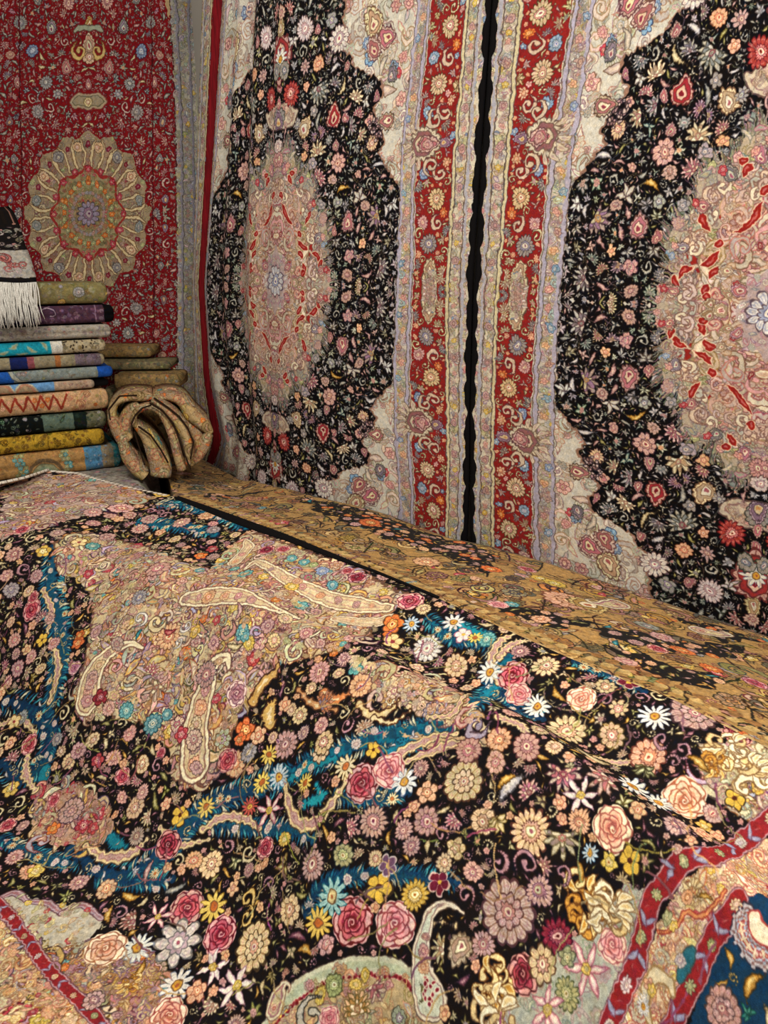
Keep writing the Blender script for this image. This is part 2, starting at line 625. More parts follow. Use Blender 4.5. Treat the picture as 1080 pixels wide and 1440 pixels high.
def hang(plan, uk, rows, centre, v_top, us, nv, bottom, wave, off):
    """Grid of a hanging rug. uk: design u of each traced column; rows: {py: [px, ...]}; centre: py of v = 0 at px."""
    S, Vv = [], []
    for py, pxs in rows:
        hs = [plan.hit(px, py) for px in pxs]
        S.append([h[0] for h in hs])
        zc = [plan.hit(px, centre(px))[1] for px in pxs]
        Vv.append([h[1] - c for h, c in zip(hs, zc)])
    S, Vv = np.array(S), np.array(Vv)
    ZC = np.array([plan.hit(px, centre(px))[1] for px in min(rows, key=lambda r: abs(r[0] - 410))[1]])
    uk = np.asarray(uk, float)
    G = np.zeros((len(us), nv, 3))
    UV = np.zeros((len(us), nv, 2))
    zc = np.interp(us, uk, ZC)
    vgrid = np.linspace(-1.5, v_top, 60)
    T = np.array([np.interp(vgrid, Vv[::-1, i], S[::-1, i]) for i in range(len(uk))])        # (nu, nvg)
    Tu = np.array([np.interp(us, uk, T[:, k]) for k in range(60)]).T
    for i, u in enumerate(us):
        s0 = np.interp(0, vgrid, Tu[i])
        zb = bottom(np.interp(-1.0, vgrid, Tu[i])) - .035
        z = np.linspace(zb, zc[i] + v_top, nv)
        v = z - zc[i]
        q = np.interp(v, vgrid, Tu[i])
        o = off + wave(u, v)
        x, y = plan.at(q, o)
        G[i, :, 0], G[i, :, 1], G[i, :, 2] = x, y, z
        UV[i, :, 0], UV[i, :, 1] = u, v
    return G, UV


def to_uv(UV, cv):
    o = UV.copy()
    o[..., 0] = (UV[..., 0] - cv.u0) / (cv.u1 - cv.u0)
    o[..., 1] = (UV[..., 1] - cv.v0) / (cv.v1 - cv.v0)
    return o


cline = lambda x: 395 + .065 * (x - 393)

# rug 2: the narrow-looking black rug that turns round the corner
U2 = [-1.10, -.995, -.827, -.744, 0, .744, .827, .995, 1.085, 1.12]
R2 = [(-60, [296, 309, 324, 334, 408, 596, 616, 666, 692, 701]),
      (0, [292, 306, 320, 327, 404, 592, 612, 660, 686, 697]),
      (210, [285, 297, 308, 312, 398, 568, 588, 642, 667, 681]),
      (400, [276, 286, 294, 298, 393, 561, 585, 629, 657, 668]),
      (530, [278, 293, 301, 307, 390, 557, 580, 629, 655, 665]),
      (575, [278, 299, 309, 316, 390, 558, 581, 630, 655, 664]),
      (620, [270, 306, 318, 327, 390, 560, 582, 630, 655, 664]),
      (655, [246, 293, 305, 322, 390, 563, 585, 631, 655, 663]),
      (690, [222, 272, 285, 308, 389, 566, 588, 631, 654, 662])]
us2 = np.unique(np.r_[np.linspace(-1.10, -.75, 26), np.linspace(-.75, 1.117, 130)])


def wave2(u, v):
    a = .022 * np.exp(-((u + .45) / .35) ** 2)
    return a * np.sin(u * 23 + .6 * np.sin(v * 2)) + .006 * np.sin(u * 5 + v * 1.3) + .012


G2, UV2 = hang(right_plan, U2, R2, cline, 1.62, us2, 150, base_z, wave2, .012)

# rug 3: its mirror twin to the right
U3 = [-1.12, -1.085, -.995, -.827, -.744, 0, 1.12]


def r3(py, xs):
    return (py, xs + [xs[-1] + (xs[-1] - xs[-2]) * 1.12 / .744 * 1.12])


R3 = [r3(-60, [701, 709, 750, 822, 856, 1119]),
      r3(0, [698, 706, 742, 811, 842, 1112]),
      r3(215, [682, 688, 721, 776, 809, 1098]),
      r3(420, [669, 678, 705, 760, 790, 1085]),
      r3(560, [665, 673, 700, 752, 783, 1076]),
      r3(740, [663.5, 671, 698, 752, 783, 1068]),
      r3(880, [663, 670, 697, 751, 783, 1060])]
us3 = np.linspace(-1.117, 1.117, 170)
G3, UV3 = hang(right_plan, U3, R3, cline, 1.62, us3, 150, base_z, lambda u, v: .005 * np.sin(u * 6 + v) + .004 * np.sin(v * 4 - u * 3) + .012, .012)

# rug 1: the red rug on the far left wall
U1 = [-.75, 0, .376, .40, .55, .76, .86]
R1 = [(-60, [-65, 122, 205, 209, 232, 283, 318]),
      (0, [-60, 122, 206, 210, 238, 285, 318]),
      (200, [-55, 122, 207, 212, 245, 290, 312]),
      (330, [-52, 122, 206, 213, 248, 292, 312]),
      (500, [-50, 122, 206, 212, 247, 296, 316]),
      (690, [-48, 122, 206, 212, 246, 300, 320])]
us1 = np.linspace(-.75, .86, 110)
G1, UV1 = hang(left_plan, U1, R1, lambda x: 300, 1.30, us1, 110, lambda q: .62 + 0 * q,
               lambda u, v: .010 * np.sin(u * 16 + np.sin(v * 3)) * min(1, max(0, (u + .2) * 2)) + .006 * np.sin(v * 5 + u * 4) - .03, .0)

# the level the rugs lie on
RIDGE = [(-200, 684), (-60, 684), (0, 681), (40, 672), (72, 661), (110, 664), (150, 676), (200, 688), (245, 697), (300, 716), (400, 752), (500, 793), (610, 838), (700, 880), (800, 925), (950, 985), (1080, 1052), (1300, 1190)]
DROP = 1.05
ridge3 = np.array([at_drop(x, y, float(np.interp(x, [-200, 60, 150, 240, 330], [.965, .97, 1.0, 1.035, DROP]))) for x, y in RIDGE])

# golden rug: from the foot of the hanging rugs to under the front rug
GN, GM = 150, 44
gk = bl[1:, 0]
gs = np.interp(np.linspace(0, 1, GN), np.linspace(0, 1, len(gk)), gk)
gb = np.stack(list(right_plan.at(gs, .062)) + [base_z(gs) + .004], -1)
fp = np.array([at_drop(x, y + 3, DROP + .035) for x, y in RIDGE[8:]])
fl = np.r_[0, np.cumsum(np.linalg.norm(np.diff(fp, axis=0), axis=1))]
fq = np.linspace(0, fl[-1], GN)
gf = np.stack([np.interp(fq, fl, fp[:, k]) for k in range(3)], -1)
gf2 = gf + np.array([-.05, -.05, -.012])                   # tucked under the front rug
tt = np.linspace(0, 1.06, GM)
GG = np.zeros((GN, GM, 3))
for j, t in enumerate(tt):
    GG[:, j] = gb + (gf - gb) * min(t, 1) if t <= 1 else gf + (gf2 - gf) * (t - 1) / .06
GG[..., 2] += .010 * np.sin(GG[..., 0] * 7 + GG[..., 1] * 4) * np.sin(np.clip(tt, 0, 1) * PI)
# soft rise into the wall
GU = np.zeros((GN, GM, 2))
GU[..., 0] = (GG[..., 0] * .825 - GG[..., 1] * .565)       # along the wall
GU[..., 1] = (GG[..., 0] * .565 + GG[..., 1] * .825)       # away from the room

# front rug: draped from the pile's back edge down over its near side
rl = np.r_[0, np.cumsum(np.hypot(*np.diff(ridge3[:, :2], axis=0).T))]
NS, NT = 330, 260
ss = np.linspace(0, rl[-1], NS)
rx, ry = np.interp(ss, rl, ridge3[:, 0]), np.interp(ss, rl, ridge3[:, 1])
ker = np.hanning(9)
ker /= ker.sum()
rz = np.interp(ss, rl, ridge3[:, 2])
spx, spy, _ = proj(np.stack([rx, ry, rz], -1))             # picture column of each s, to place the lip
tb = np.interp(spx, [-100, 0, 200, 300, 430, 610, 800, 1000, 1300], [.62, .62, .58, .50, .42, .34, .32, .34, .36])
lip = np.interp(spx, [0, 300, 450, 610, 800, 1000, 1300], [.0, .012, .02, .03, .05, .05, .03])
steep = np.interp(spx, [-100, 200, 450, 700, 1100], [1.15, 1.0, .95, 1.0, 1.15])
NDIR = np.array([-.707, -.707])


def fall(t, i):
    b, m = tb[i], steep[i]
    w = .055
    sp = w * np.logaddexp(0, (t - b) / w)
    z = .12 * t + (m - .12) * sp
    # shelf sinks a little before the lip
    z = z + lip[i] * 1.3 * np.exp(-((t - b * .62) / (b * .25)) ** 2) - lip[i] * .5 * np.exp(-((t - b) / .06) ** 2)
    return z


FG = np.zeros((NS, NT, 3))
FU = np.zeros((NS, NT, 2))
VLEN = 2.05
tf = np.linspace(0, 2.2, 900)
for i in range(NS):
    z = rz[i] - fall(tf, i)
    sw = ss[i]
    z = z + .016 * np.sin(sw * 5.2 + tf * 3.1) * np.clip(tf * 4, 0, 1) + .010 * np.sin(sw * 11 - tf * 6.) * np.clip(tf * 4, 0, 1)
    z = z + .022 * np.sin(sw * 3.3 - tf * 8.0 + 1.0) * np.exp(-((tf - tb[i] - .35) / .3) ** 2)
    fl0 = .03
    z = fl0 + .05 * np.logaddexp(0, (z - fl0) / .05)       # comes to rest on the floor
    arc = np.r_[0, np.cumsum(np.hypot(np.diff(tf), np.diff(z)))]
    va = np.linspace(0, VLEN, NT)
    tq = np.interp(va, arc, tf)
    FG[i, :, 0] = rx[i] + NDIR[0] * tq
    FG[i, :, 1] = ry[i] + NDIR[1] * tq
    FG[i, :, 2] = np.interp(tq, tf, z)
    FU[i, :, 0] = sw
    FU[i, :, 1] = -va

# ------------------------------------------------------------------ colours of the yarns
PAL = {  # edge, petal, line, inner, mid, dot
    'cream': ('4a3324', 'e3cfa2', '9a6f4a', 'd8a48c', 'efe3c0', 'a0545a'),
    'pink': ('5a3434', 'dcb4a0', '8f5560', 'c98a84', 'ead6b0', '8a3a44'),
    'mauve': ('463032', 'ceb0a2', '85584f', 'ad7a7c', 'dcc6ac', '6d2f40'),
    'white': ('6a5a58', 'e4dccb', '9a8f92', 'c4a0a4', 'efe6cc', 'a05560'),
    'peach': ('6a3f2c', 'e9c29a', 'b5714f', 'de9a78', 'f2dcb0', 'b04a3a'),
    'orange': ('5f2d18', 'd9743a', 'a8431f', 'e8a45c', 'f0cf8a', '8a2a1a'),
    'gray': ('3a3634', 'aaa59a', '6d6868', '8f8a92', 'cfc8b8', '7a5560'),
    'blue': ('2a3448', '8ea3b8', '4d6a92', 'c4c8cc', 'e6dfca', '3a5a8a'),
    'teal': ('14404a', '6fa6a4', '2f7078', 'a8c4b4', 'e0d8b8', '1f5a68'),
    'red': ('5a1a20', 'b8444c', '7a1f2a', 'd98884', 'ecc9b0', '6a1820'),
    'dred': ('3a1016', '8a2434', '551220', 'b05560', 'd9a8a0', '4a0e1a'),
    'yellow': ('5a431a', 'e0bd5c', 'a87f2c', 'e8d590', 'f2e6b8', 'b06a2a'),
    'green': ('3a3a24', 'a9ac7a', '6a6d44', 'cfc992', 'e6deb0', '8a6a3a'),
}
PMT = {  # edge, c1..c4
    'red': ('5a2a2c', 'd0a594', '9a2f34', 'd9b8a0', '7a1f28'),
    'pink': ('5c3a3a', 'd3b0a2', 'b06a70', 'dcc4a8', '8a3a48'),
    'orange': ('5a3a2c', 'cf9a74', 'c0704a', '8d7788', 'd8b070'),
    'gold': ('5a4526', 'd9bc82', 'b58a4a', 'e8d8b0', 'a05a3a'),
    'gray': ('3a3434', 'b0a8a0', '847a80', 'cac0b0', '8a4a58'),
    'mauve': ('44303a', 'bb9fa4', '8d6a80', 'd0b894', 'c08a50'),
    'cream': ('6a5340', 'd6c6a2', 'b08f74', 'e4d8b8', 'a05a5a'),
}
LEAF = {
    'cream': ('3a2f20', 'b5a27a', 'ded0a4'), 'gray': ('2a2826', '8a8880', 'bdb8a8'), 'pink': ('3f2a2c', 'a97f7c', 'd4b4a4'),
    'olive': ('2a2614', '7d7642', 'b8b078'), 'gold': ('4a3010', 'b5863a', 'e3c478'), 'red': ('3a1014', '8f3038', 'c47a70'),
    'mauve': ('301c24', '6a3d4c', 'b98a90'), 'teal': ('0c2c34', '1f6a78', '68a8a4'), 'white': ('4a4444', 'b4aeb0', 'e0d8cc'),
}
ROSES = {'red': ('5d1823', '9c2f40', 'cf6a70', 'ecb4a8'), 'pink': ('94404c', 'cf7a80', 'e8aaa2', 'f4d2be'), 'dred': ('3c0e18', '741c2c', 'a84450', 'd99a92'),
         'peach': ('a05a44', 'dc9a7c', 'f0c4a4', 'f8e2c4'), 'salmon': ('984a3c', 'd5806a', 'eab094', 'f6d8bc'), 'mauve': ('6a3a48', 'a86a78', 'cf9aa0', 'e6c8bc')}


def V6(k, a=.05):
    return tuple(vary(c, a) for c in PAL[k])


def draw(cv, u, v, R, kind, key, rot=None):
    """One motif of a named kind."""
    rr = rng.uniform(0, 6.28) if rot is None else rot
    if kind == 'ros':
        cv.rosette(u, v, R, int(rng.integers(9, 16)), V6(key), rr, rng.uniform(.8, 1.0), rng.uniform(.14, .26))
    elif kind == 'mum':
        cv.rosette(u, v, R, int(rng.integers(14, 18)), V6(key), rr, depth=.3)
    elif kind == 'big':
        cv.rosette(u, v, R, 14, V6(key), rr, depth=.16)
        cv.rosette(u, v, R * .55, 9, V6(key), rr, depth=.3)
    elif kind == 'blos':
        cv.rosette(u, v, R, 5, V6(key), rr, depth=.35)
    elif kind == 'star':
        cv.rosette(u, v, R, 8, V6(key), rr, depth=.5)
    elif kind == 'daisy':
        p = {'white': ('e6e0d2', '7f8798', 'd09a3c'), 'cream': ('ead9ac', '8a6a3c', 'c8743a'), 'yellow': ('e8cc6a', '8a6a24', 'b8642c'), 'red': ('c05a4c', '6a2420', 'e0b050'),
             'blue': ('c8d4d4', '3f6a88', 'd8a848'), 'pink': ('e2b8ac', '8f5058', 'e0b860'), 'teal': ('9cc4bc', '2a6a74', 'd8c890')}[key]
        cv.daisy(u, v, R, int(rng.integers(10, 14)), vary(p[0], .03), p[1], p[2], rr)
    elif kind == 'rose':
        cv.rose(u, v, R, tuple(vary(c, .04) for c in ROSES[key]), rr)
    elif kind == 'palm':
        cv.palmette(u, v, R, tuple(vary(c, .05) for c in PMT[key]), 0.0 if rot is None else rot)
    elif kind == 'pansy':
        p = {'dred': ('6a1c30', 'd8b8a8', 'e0b848'), 'yellow': ('e0b84a', '3a2a1a', '4a2418'), 'mauve': ('6a4a62', 'd8c8c0', 'e6c860'), 'white': ('e8dcd0', 'a06878', 'd8b048'),
             'cream': ('e6cc90', '6a4a2a', '903838'), 'blue': ('5a7496', 'd0d0c8', 'e6c860')}[key]
        cv.pansy(u, v, R, p[0], p[1], p[2], rr)
    elif kind == 'leaf':
        cv.leaf(u, v, R, rr, rng.uniform(.25, .5) * pick((-1, 1)), rng.uniform(.28, .4), LEAF[key], (R * .05, 7))
    elif kind == 'curl':
        c = LEAF[key]
        cv.curl(u, v, R, rr, pick((-1, 1)), (c[0], c[2]))
    elif kind == 'sprig':
        cv.sprig(u, v, R, rr, tuple(vary(c, .08) for c in LEAF[key]), int(rng.integers(3, 7)), None if rng.uniform() < .5 else V6(pick(('pink', 'mauve', 'gray', 'peach'))))
    elif kind == 'lotus':
        cv.lotus(u, v, R * .8, rr, tuple(vary(c, .06) for c in PMT[key]), int(rng.integers(7, 10)))
    elif kind == 'lily':
        c = {'pink': ('d9a4a4', '8f4a5a', 'efe0cc'), 'white': ('e8dcd2', '9a6f80', 'f2e8d4'), 'salmon': ('dc9a80', '9a4a3a', 'f0d8b4')}[key]
        for k in range(6):
            a = rr + k * PI / 3 + rng.normal(0, .12)
            cv.leaf(u + R * .5 * math.cos(a), v + R * .5 * math.sin(a), R * .52, a, rng.uniform(-.2, .2), .34, (c[1], c[0], c[2]))
        cv.rosette(u, v, R * .24, 6, V6('yellow'), rr)
    elif kind == 'acan':
        pal = {'gold': ('6a3c16', 'cf9640', 'f0dc9c'), 'cream': ('7a5a38', 'dcc188', 'f2e8c4')}[key]
        for k in range(7):
            a = rr + k * 2 * PI / 7 + rng.normal(0, .25)
            r0 = R * rng.uniform(.3, .6)
            cv.curl(u + r0 * math.cos(a), v + r0 * math.sin(a), R * rng.uniform(.32, .5), a + 2, pick((-1, 1)), (pal[0], pick(pal[1:])), .27, .8)
        for k in range(6):
            a = rng.uniform(0, 6.28)
            cv.leaf(u + R * .6 * math.cos(a), v + R * .6 * math.sin(a), R * .36, a, .4, .4, (pal[0], pal[2], pal[1]))
    elif kind == 'pais':
        cv.paisley(u, v, R, rr, pick((-1, 1)))


def traced(cv, pm, text, fold=False, size=1.0):
    """'kind key x y r' entries: motifs at the places they have on the rug."""
    for e in text.split(';'):
        f = e.split()
        if len(f) < 5:
            continue
        u, v, d = pm(float(f[2]), float(f[3]))
        if fold:
            u, v = abs(u), abs(v)
        draw(cv, u, v, float(f[4]) * size * d / FPX, f[0], f[1], math.radians(float(f[5])) if len(f) > 5 else None)


def scrollwork(cv, mask, n, R, fills, lines, accents=()):
    """Fine outlined scrolls, leaves and blossoms over a light ground."""
    def one(u, v, r):
        k = rng.uniform()
        ln, fl = vary(pick(lines), .1), vary(pick(fills), .06)
        a = rng.uniform(0, 6.28)
        if k < .42:
            cv.curl(u, v, r, a, pick((-1, 1)), (ln, fl), rng.uniform(.16, .3), rng.uniform(.7, 1.3))
        elif k < .72:
            cv.leaf(u, v, r, a, rng.uniform(-.5, .5), rng.uniform(.25, .42), (ln, fl, vary(pick(fills), .08)))
        elif k < .9 or not accents:
            cv.rosette(u, v, r * .8, int(rng.integers(5, 10)), (ln, fl, ln, vary(pick(fills), .1), fl, ln), a, depth=.3)
        else:
            c = PAL[pick(accents)]
            cv.rosette(u, v, r * .7, int(rng.integers(5, 9)), tuple(vary(q, .06) for q in c), a, depth=.3)
    cv.scatter(mask, n, R, one, free=False)


def garden(cv, mask, n, R, kinds, edge=.6):
    """Blossoms, leaves and curls packed over what is still free of a dark ground."""
    def one(u, v, r):
        kd = pick(kinds)
        draw(cv, u, v, r, kd[0], kd[1])
    cv.scatter(mask, n, R, one, True, edge)


def vines(cv, mask, n, L, col, w):
    ys, xs = np.nonzero(mask)
    for j in rng.integers(len(ys), size=n):
        u, v = cv.u0 + xs[j] / cv.dens, cv.v0 + ys[j] / cv.dens
        a = rng.uniform(0, 6.28)
        b = rng.uniform(-1.4, 1.4)
        P = [(u, v)]
        for k in range(4):
            a += b / 3
            u, v = u + L / 4 * math.cos(a), v + L / 4 * math.sin(a)
            P.append((u, v))
        cv.line(P, w, vary(col, .1))


def band(cv, U, lo, hi, base, rule=None, w=.004):
    m = (U >= lo) & (U < hi)
    cv.a[m] = C3(base)
    if rule is not None:
        for x in (lo, hi):
            cv.a[np.abs(U - x) < w] = C3(rule)
    return m


# ------------------------------------------------------------------ the two black medallion rugs share one design (a quarter, mirrored)
def black_rug_design():
    cv = Canvas(0, 1.125, 0, 1.65, 640, 'c8c2b2')
    U, V = cv.uvgrid()
    pm3 = PixelMap(G3, UV3)
    P = lambda x, y: tuple(abs(q) for q in pm3(x, y)[:2])
    edge = [P(x, y) for x, y in ((800, 270), (812, 250), (835, 226), (852, 204), (846, 180), (868, 150), (884, 122), (872, 100), (879, 78), (902, 66), (928, 52), (947, 30), (966, 8))]
    fpoly = [(0, 0), (.744, 0), (.744, edge[0][1] - .02)] + edge + [(.33, 1.42), (.36, 1.50), (.25, 1.56), (.22, 1.65), (0, 1.65)]
    # spandrel scrolls first
    sp = U < .744
    scrollwork(cv, sp, 900, (.020, .05), ('c6c0b0', 'cec8b8', 'd2b8aa', 'c0b4a8', 'd6cebc', 'b8b8a8'), ('86685e', '96625f', '7d7268', '94765a'), ('pink', 'mauve', 'blue'))
    rimpoly = cv.poly([(u + (.012 if u < .74 and i > 1 else 0), v) for i, (u, v) in enumerate(fpoly)], '8d6a58', .012, 3)
    fld = cv.poly(fpoly, '0d0a0c', .012, 3)
    cv.occ[:] = False
    traced(cv, pm3, 'palm pink 815 664 18 90;palm pink 831 770 21 60;palm cream 858 795 24 30;ros red 752 92 1;palm pink 905 20 24 40;ros pink 846 44 10;blos red 848 70 8;'
           'ros cream 838 640 12;palm gray 812 720 14', True)
    # medallion
    a, b = .364, .55
    rho, phi = np.hypot(U / a, V / b), np.arctan2(V / b, U / a)
    lob = 1 + .055 * np.cos(14 * phi) - .02 * np.cos(28 * phi)
    for k in range(260):                                  # feathered rim
        p = rng.uniform(0, PI / 2)
        r0, r1 = .96 + .05 * math.cos(14 * p), rng.uniform(1.04, 1.13) + .05 * math.cos(14 * p)
        cv.line([(a * r0 * math.cos(p), b * r0 * math.sin(p)), (a * r1 * math.cos(p + .02), b * r1 * math.sin(p + .02))], .0022, vary('8f8674', .15))
    med = rho < lob
    cv.a[med] = C3('b0a08a')
    cv.occ |= med
    scrollwork(cv, med & (rho > .7), 260, (.012, .03), ('b3a188', 'c0b098', 'bca496', 'aaac9a'), ('6d5a50', '7d5a58', '5f5a58'), ('pink', 'blue', 'green'))
    w1 = .62 + .07 * np.cos(12 * phi) + .03 * np.sin(26 * phi)
    w2 = .80 + .09 * np.cos(12 * phi + .9) + .03 * np.cos(31 * phi)
    inn = rho <= w1 + .08
    cv.a[inn] = C3('c2a692')
    cv.a[np.abs(rho - w1 - .08) < .01] = C3('e4d4b2')
    cv.a[(rho > w1 + .07) & (rho < w2 - .07) & (np.cos(24 * phi + 5 * rho) > .2)] = C3('93251f')
    scrollwork(cv, inn, 210, (.020, .055), ('c6aa94', 'd2baa2', 'c89c90', 'bfae9e', 'd6c4ae'), ('8f5a52', 'a0625c', '7d5a4e', '94745c'), ('pink', 'red', 'mauve', 'white'))
    for k in range(30):                                   # scrolls that break the red ring
        p = rng.uniform(0, PI / 2)
        r = rng.uniform(.66, .93)
        u, v = a * r * math.cos(p), b * r * math.sin(p)
        cv.curl(u, v, rng.uniform(.014, .034), p + 1, pick((-1, 1)), ('7a5a50', pick(('d6bca0', 'cbb4aa', 'e0d2b4', 'c4a898', 'b4b0a0'))), .3, .9)
    reds = ([(1059, 231), (1051, 239), (1045, 249)], [(986, 296), (990, 312), (998, 326)], [(1074, 284), (1063, 300), (1050, 317), (1033, 327)], [(1018, 338), (1004, 347)],
            [(975, 374), (960, 380), (955, 392)], [(1016, 376), (1003, 382), (997, 390)], [(996, 398), (990, 410), (997, 426)], [(986, 456), (997, 446)], [(948, 460), (942, 476)], [(1080, 262), (1070, 270)],
            [(985, 372), (1000, 366), (1012, 352)], [(1040, 226), (1052, 224)])
    for R_ in reds:
        Q = [P(x, y) for x, y in R_]
        cv.stroke(Q, [.004, .0155, .0135, .004], [(0, 'e0c8a8'), (.003, '8f211c'), (.0115, 'b8605a')])
    for p in (.12, .42, .75, 1.08, 1.4):
        u, v = a * .9 * math.cos(p), b * .9 * math.sin(p)
        draw(cv, u, v, .033, 'palm', pick(('pink', 'gray')), p - PI / 2)
        draw(cv, u * 1.02 + .02, v * 1.02, .016, 'blos', pick(('red', 'blue', 'pink')))
    for k in range(9):
        p = rng.uniform(0, PI / 2)
        r = rng.uniform(.3, .6)
        draw(cv, a * r * math.cos(p), b * r * math.sin(p), rng.uniform(.018, .03), 'palm', pick(('pink', 'red', 'cream')), p - PI / 2)
    w3 = .26 + .03 * np.cos(8 * phi)
    cv.a[rho < w3] = C3('b09a94')
    scrollwork(cv, rho < w3, 24, (.01, .02), ('c8c0bc', 'b8a8a8', 'cfc0b0'), ('6a5a70', '8a4a5a'), ('blue', 'white'))
    cv.rosette(0, 0, .075, 12, ('5a4a54', 'dcd6cc', '6a6a8a', '9aa0b4', 'e6dcc8', '5a4a8a'), 0, depth=.3)
    # pendants on the axis
    for v, R, kd, key, rot in ((.585, .035, 'ros', 'white', 0), (.70, .05, 'big', 'gray', 0), (.755, .03, 'palm', 'pink', 0), (.82, .03, 'palm', 'pink', 0), (.93, .115, 'palm', 'red', PI), (.925, .05, 'daisy', 'white', 0), (1.05, .045, 'palm', 'cream', 0),
                               (1.10, .032, 'ros', 'pink', 0), (1.24, .05, 'palm', 'mauve', 0), (1.36, .04, 'ros', 'red', 0), (1.5, .05, 'palm', 'pink', 0)):
        if kd == 'big':
            cv.stroke([(-.01, v), (.06, v + .004), (.10, v), (.125, v + .02)], [.05, .054, .03, .012], [(0, '5a4440'), (.006, 'c0b098'), (.018, '8a6a66'), (.023, 'c4b298')])
            scrollwork(cv, ((U / .1) ** 2 + ((V - v) / .045) ** 2) < 1, 26, (.010, .018), ('c4b298', 'ccbca4', 'b8a48c'), ('6a5448', '7a5a50'), ('pink',))
        draw(cv, 0.0, v, R, kd, key, rot)
    # blossoms of the black field
    traced(cv, pm3, 'lotus mauve 831 532 20 200;palm pink 884 532 20;blos pink 880 477 12;lotus gray 811 452 19;sprig white 860 574 17 100;leaf gold 893 578 15;blos pink 848 672 8;lotus gray 880 672 14;'
           'ros pink 907 625 17;lotus cream 956 656 19 100;palm red 923 693 21;leaf gray 954 693 17 80;palm cream 990 693 20 -30;lotus cream 878 711 14;leaf cream 913 733 17 60;lotus gray 956 731 22;'
           'mum red 1029 750 20;ros peach 962 774 12;star mauve 994 778 11;blos peach 990 750 9;mum white 921 794 20;sprig cream 974 803 11;mum white 998 831 19;sprig white 1027 819 16;'
           'lotus pink 945 611 15;blos peach 990 648 9;blos pink 864 601 7;sprig cream 803 497 10;sprig pink 823 497 9;blos peach 852 497 8;curl gray 838 585 9;curl gray 905 480 10;leaf gray 925 560 10;'
           'leaf olive 850 620 9;star gray 1010 700 10;leaf pink 1050 700 12;palm mauve 1065 720 18;ros gray 1050 790 14;star gray 930 660 8;mum pink 1075 660 14', True)
    for c in ((838, 664), (830, 650)):
        u, v = P(*c)
        cv.dots(u, v, .03, 22, ('2a2024', 'c8b0a8', 'b08a8a', '8a6a6a'))
    grey = [('sprig', 'gray'), ('sprig', 'white'), ('leaf', 'gray'), ('leaf', 'pink'), ('curl', 'gray'), ('sprig', 'gray'), ('blos', 'gray'), ('sprig', 'gray'), ('leaf', 'white'), ('leaf', 'olive'), ('lotus', 'pink'), ('lotus', 'gray'), ('palm', 'pink'), ('lotus', 'mauve'), ('ros', 'mauve')]
    free = fld & ~med
    vines(cv, free & ~cv.occ, 90, .09, '6d6660', .0016)
    big = grey + [('lotus', 'gray'), ('sprig', 'white'), ('sprig', 'gray'), ('lotus', 'cream'), ('leaf', 'white')]
    garden(cv, free, 6000, (.024, .038), big, .72)
    garden(cv, free, 14000, (.013, .021), grey[:6] + grey[7:10], .72)
    garden(cv, free, 9000, (.006, .010), [('sprig', 'gray'), ('leaf', 'gray'), ('leaf', 'white'), ('leaf', 'pink'), ('leaf', 'olive'), ('leaf', 'cream')], .7)
    # borders
    for lo, hi, base in ((.744, .827, 'c2b6a4'), (.995, 1.10, 'ccc0a8')):
        m = band(cv, U, lo, hi, base)
        scrollwork(cv, m, 620, (.010, .021), (base, 'd4c8aa', 'c0b0b0', 'd0b8a8', 'b8b8b0'), ('6d5a50', '7d5560', '5f5f68', '857040'), ('pink', 'blue', 'mauve', 'yellow'))
    for lo in (.744, .806, .827 - .005, .995, 1.012, 1.06):
        cv.a[np.abs(U - lo) < .0022] = C3('5a4c46')
    for lo, c in ((.812, 'a8a0ae'), (1.072, 'a6a2a8'), (1.004, 'c9bc94'), (.752, 'a8a0ae')):
        cv.a[np.abs(U - lo) < .006] = C3(c)
    mid = (.744 + .806) / 2
    for k in range(24):
        v = .035 + k * .07
        draw(cv, mid + .008 * (-1) ** k, v, .017, 'blos', ('pink', 'blue', 'peach', 'mauve')[k % 4])
        draw(cv, 1.036, v + .02, .019 if k % 2 else .013, 'ros' if k % 2 else 'blos', ('pink', 'mauve', 'yellow', 'mauve')[k % 4])
    red = band(cv, U, .829, .993, '87211f')
    cv.occ[red] = False
    cx = .911
    # medallion of the border at v=0, big inward palmettes at v=.56, rosettes between
    cv.stroke([(cx, -.12), (cx, -.05), (cx, .05), (cx, .12)], [.012, .042, .042, .012], [(0, '5a4a3c'), (.006, 'c9bb98'), (.016, '8a5a54'), (.02, 'b8a48c')])
    cv.palmette(cx, .09, .05, PMT['cream'], 0)
    cv.rosette(cx, 0, .034, 10, PAL['pink'], 0)
    for v in (.19, .36, .78, .97, 1.32, 1.5):
        draw(cv, cx + (.02 if v in (.36, .97) else -.012), v, .043, 'mum', ('gray', 'cream')[v > .3])
    for v in (.27, .46, .68, .87, 1.08, 1.4):
        draw(cv, cx - .045, v, .028, 'ros', pick(('blue', 'pink')))
        cv.curl(cx + .03, v, .036, 1.5, 1, ('5a3030', 'cdb49a'), .26)
        draw(cv, cx + .055, v + .04, .022, 'star', pick(('yellow', 'orange', 'peach')))
    for v0 in (.57, 1.2):
        cv.palmette(cx - .045, v0, .105, ('6a5448', 'd0c4a8', '8a5a5a', 'c4b498', 'a86468'), -PI / 2, 19, .92)
        for k in range(7):
            a = PI / 2 + (k + .5) * PI / 7
            cv.leaf(cx - .06 + .075 * math.cos(a), v0 + .075 * math.sin(a), .03, a, .3, .36, ('7a6252', 'cfc2a6', 'b49a8c'))
        cv.palmette(cx - .03, v0, .05, PMT['pink'], -PI / 2)
        cv.palmette(cx + .045, v0, .034, PMT['mauve'], -PI / 2)
        draw(cv, cx - .03, v0, .022, 'ros', 'pink')
        for sg in (-1, 1):
            cv.curl(cx - .01, v0 + sg * .085, .04, sg * 1.2, sg, ('5a3a34', 'c8b49a'), .24)
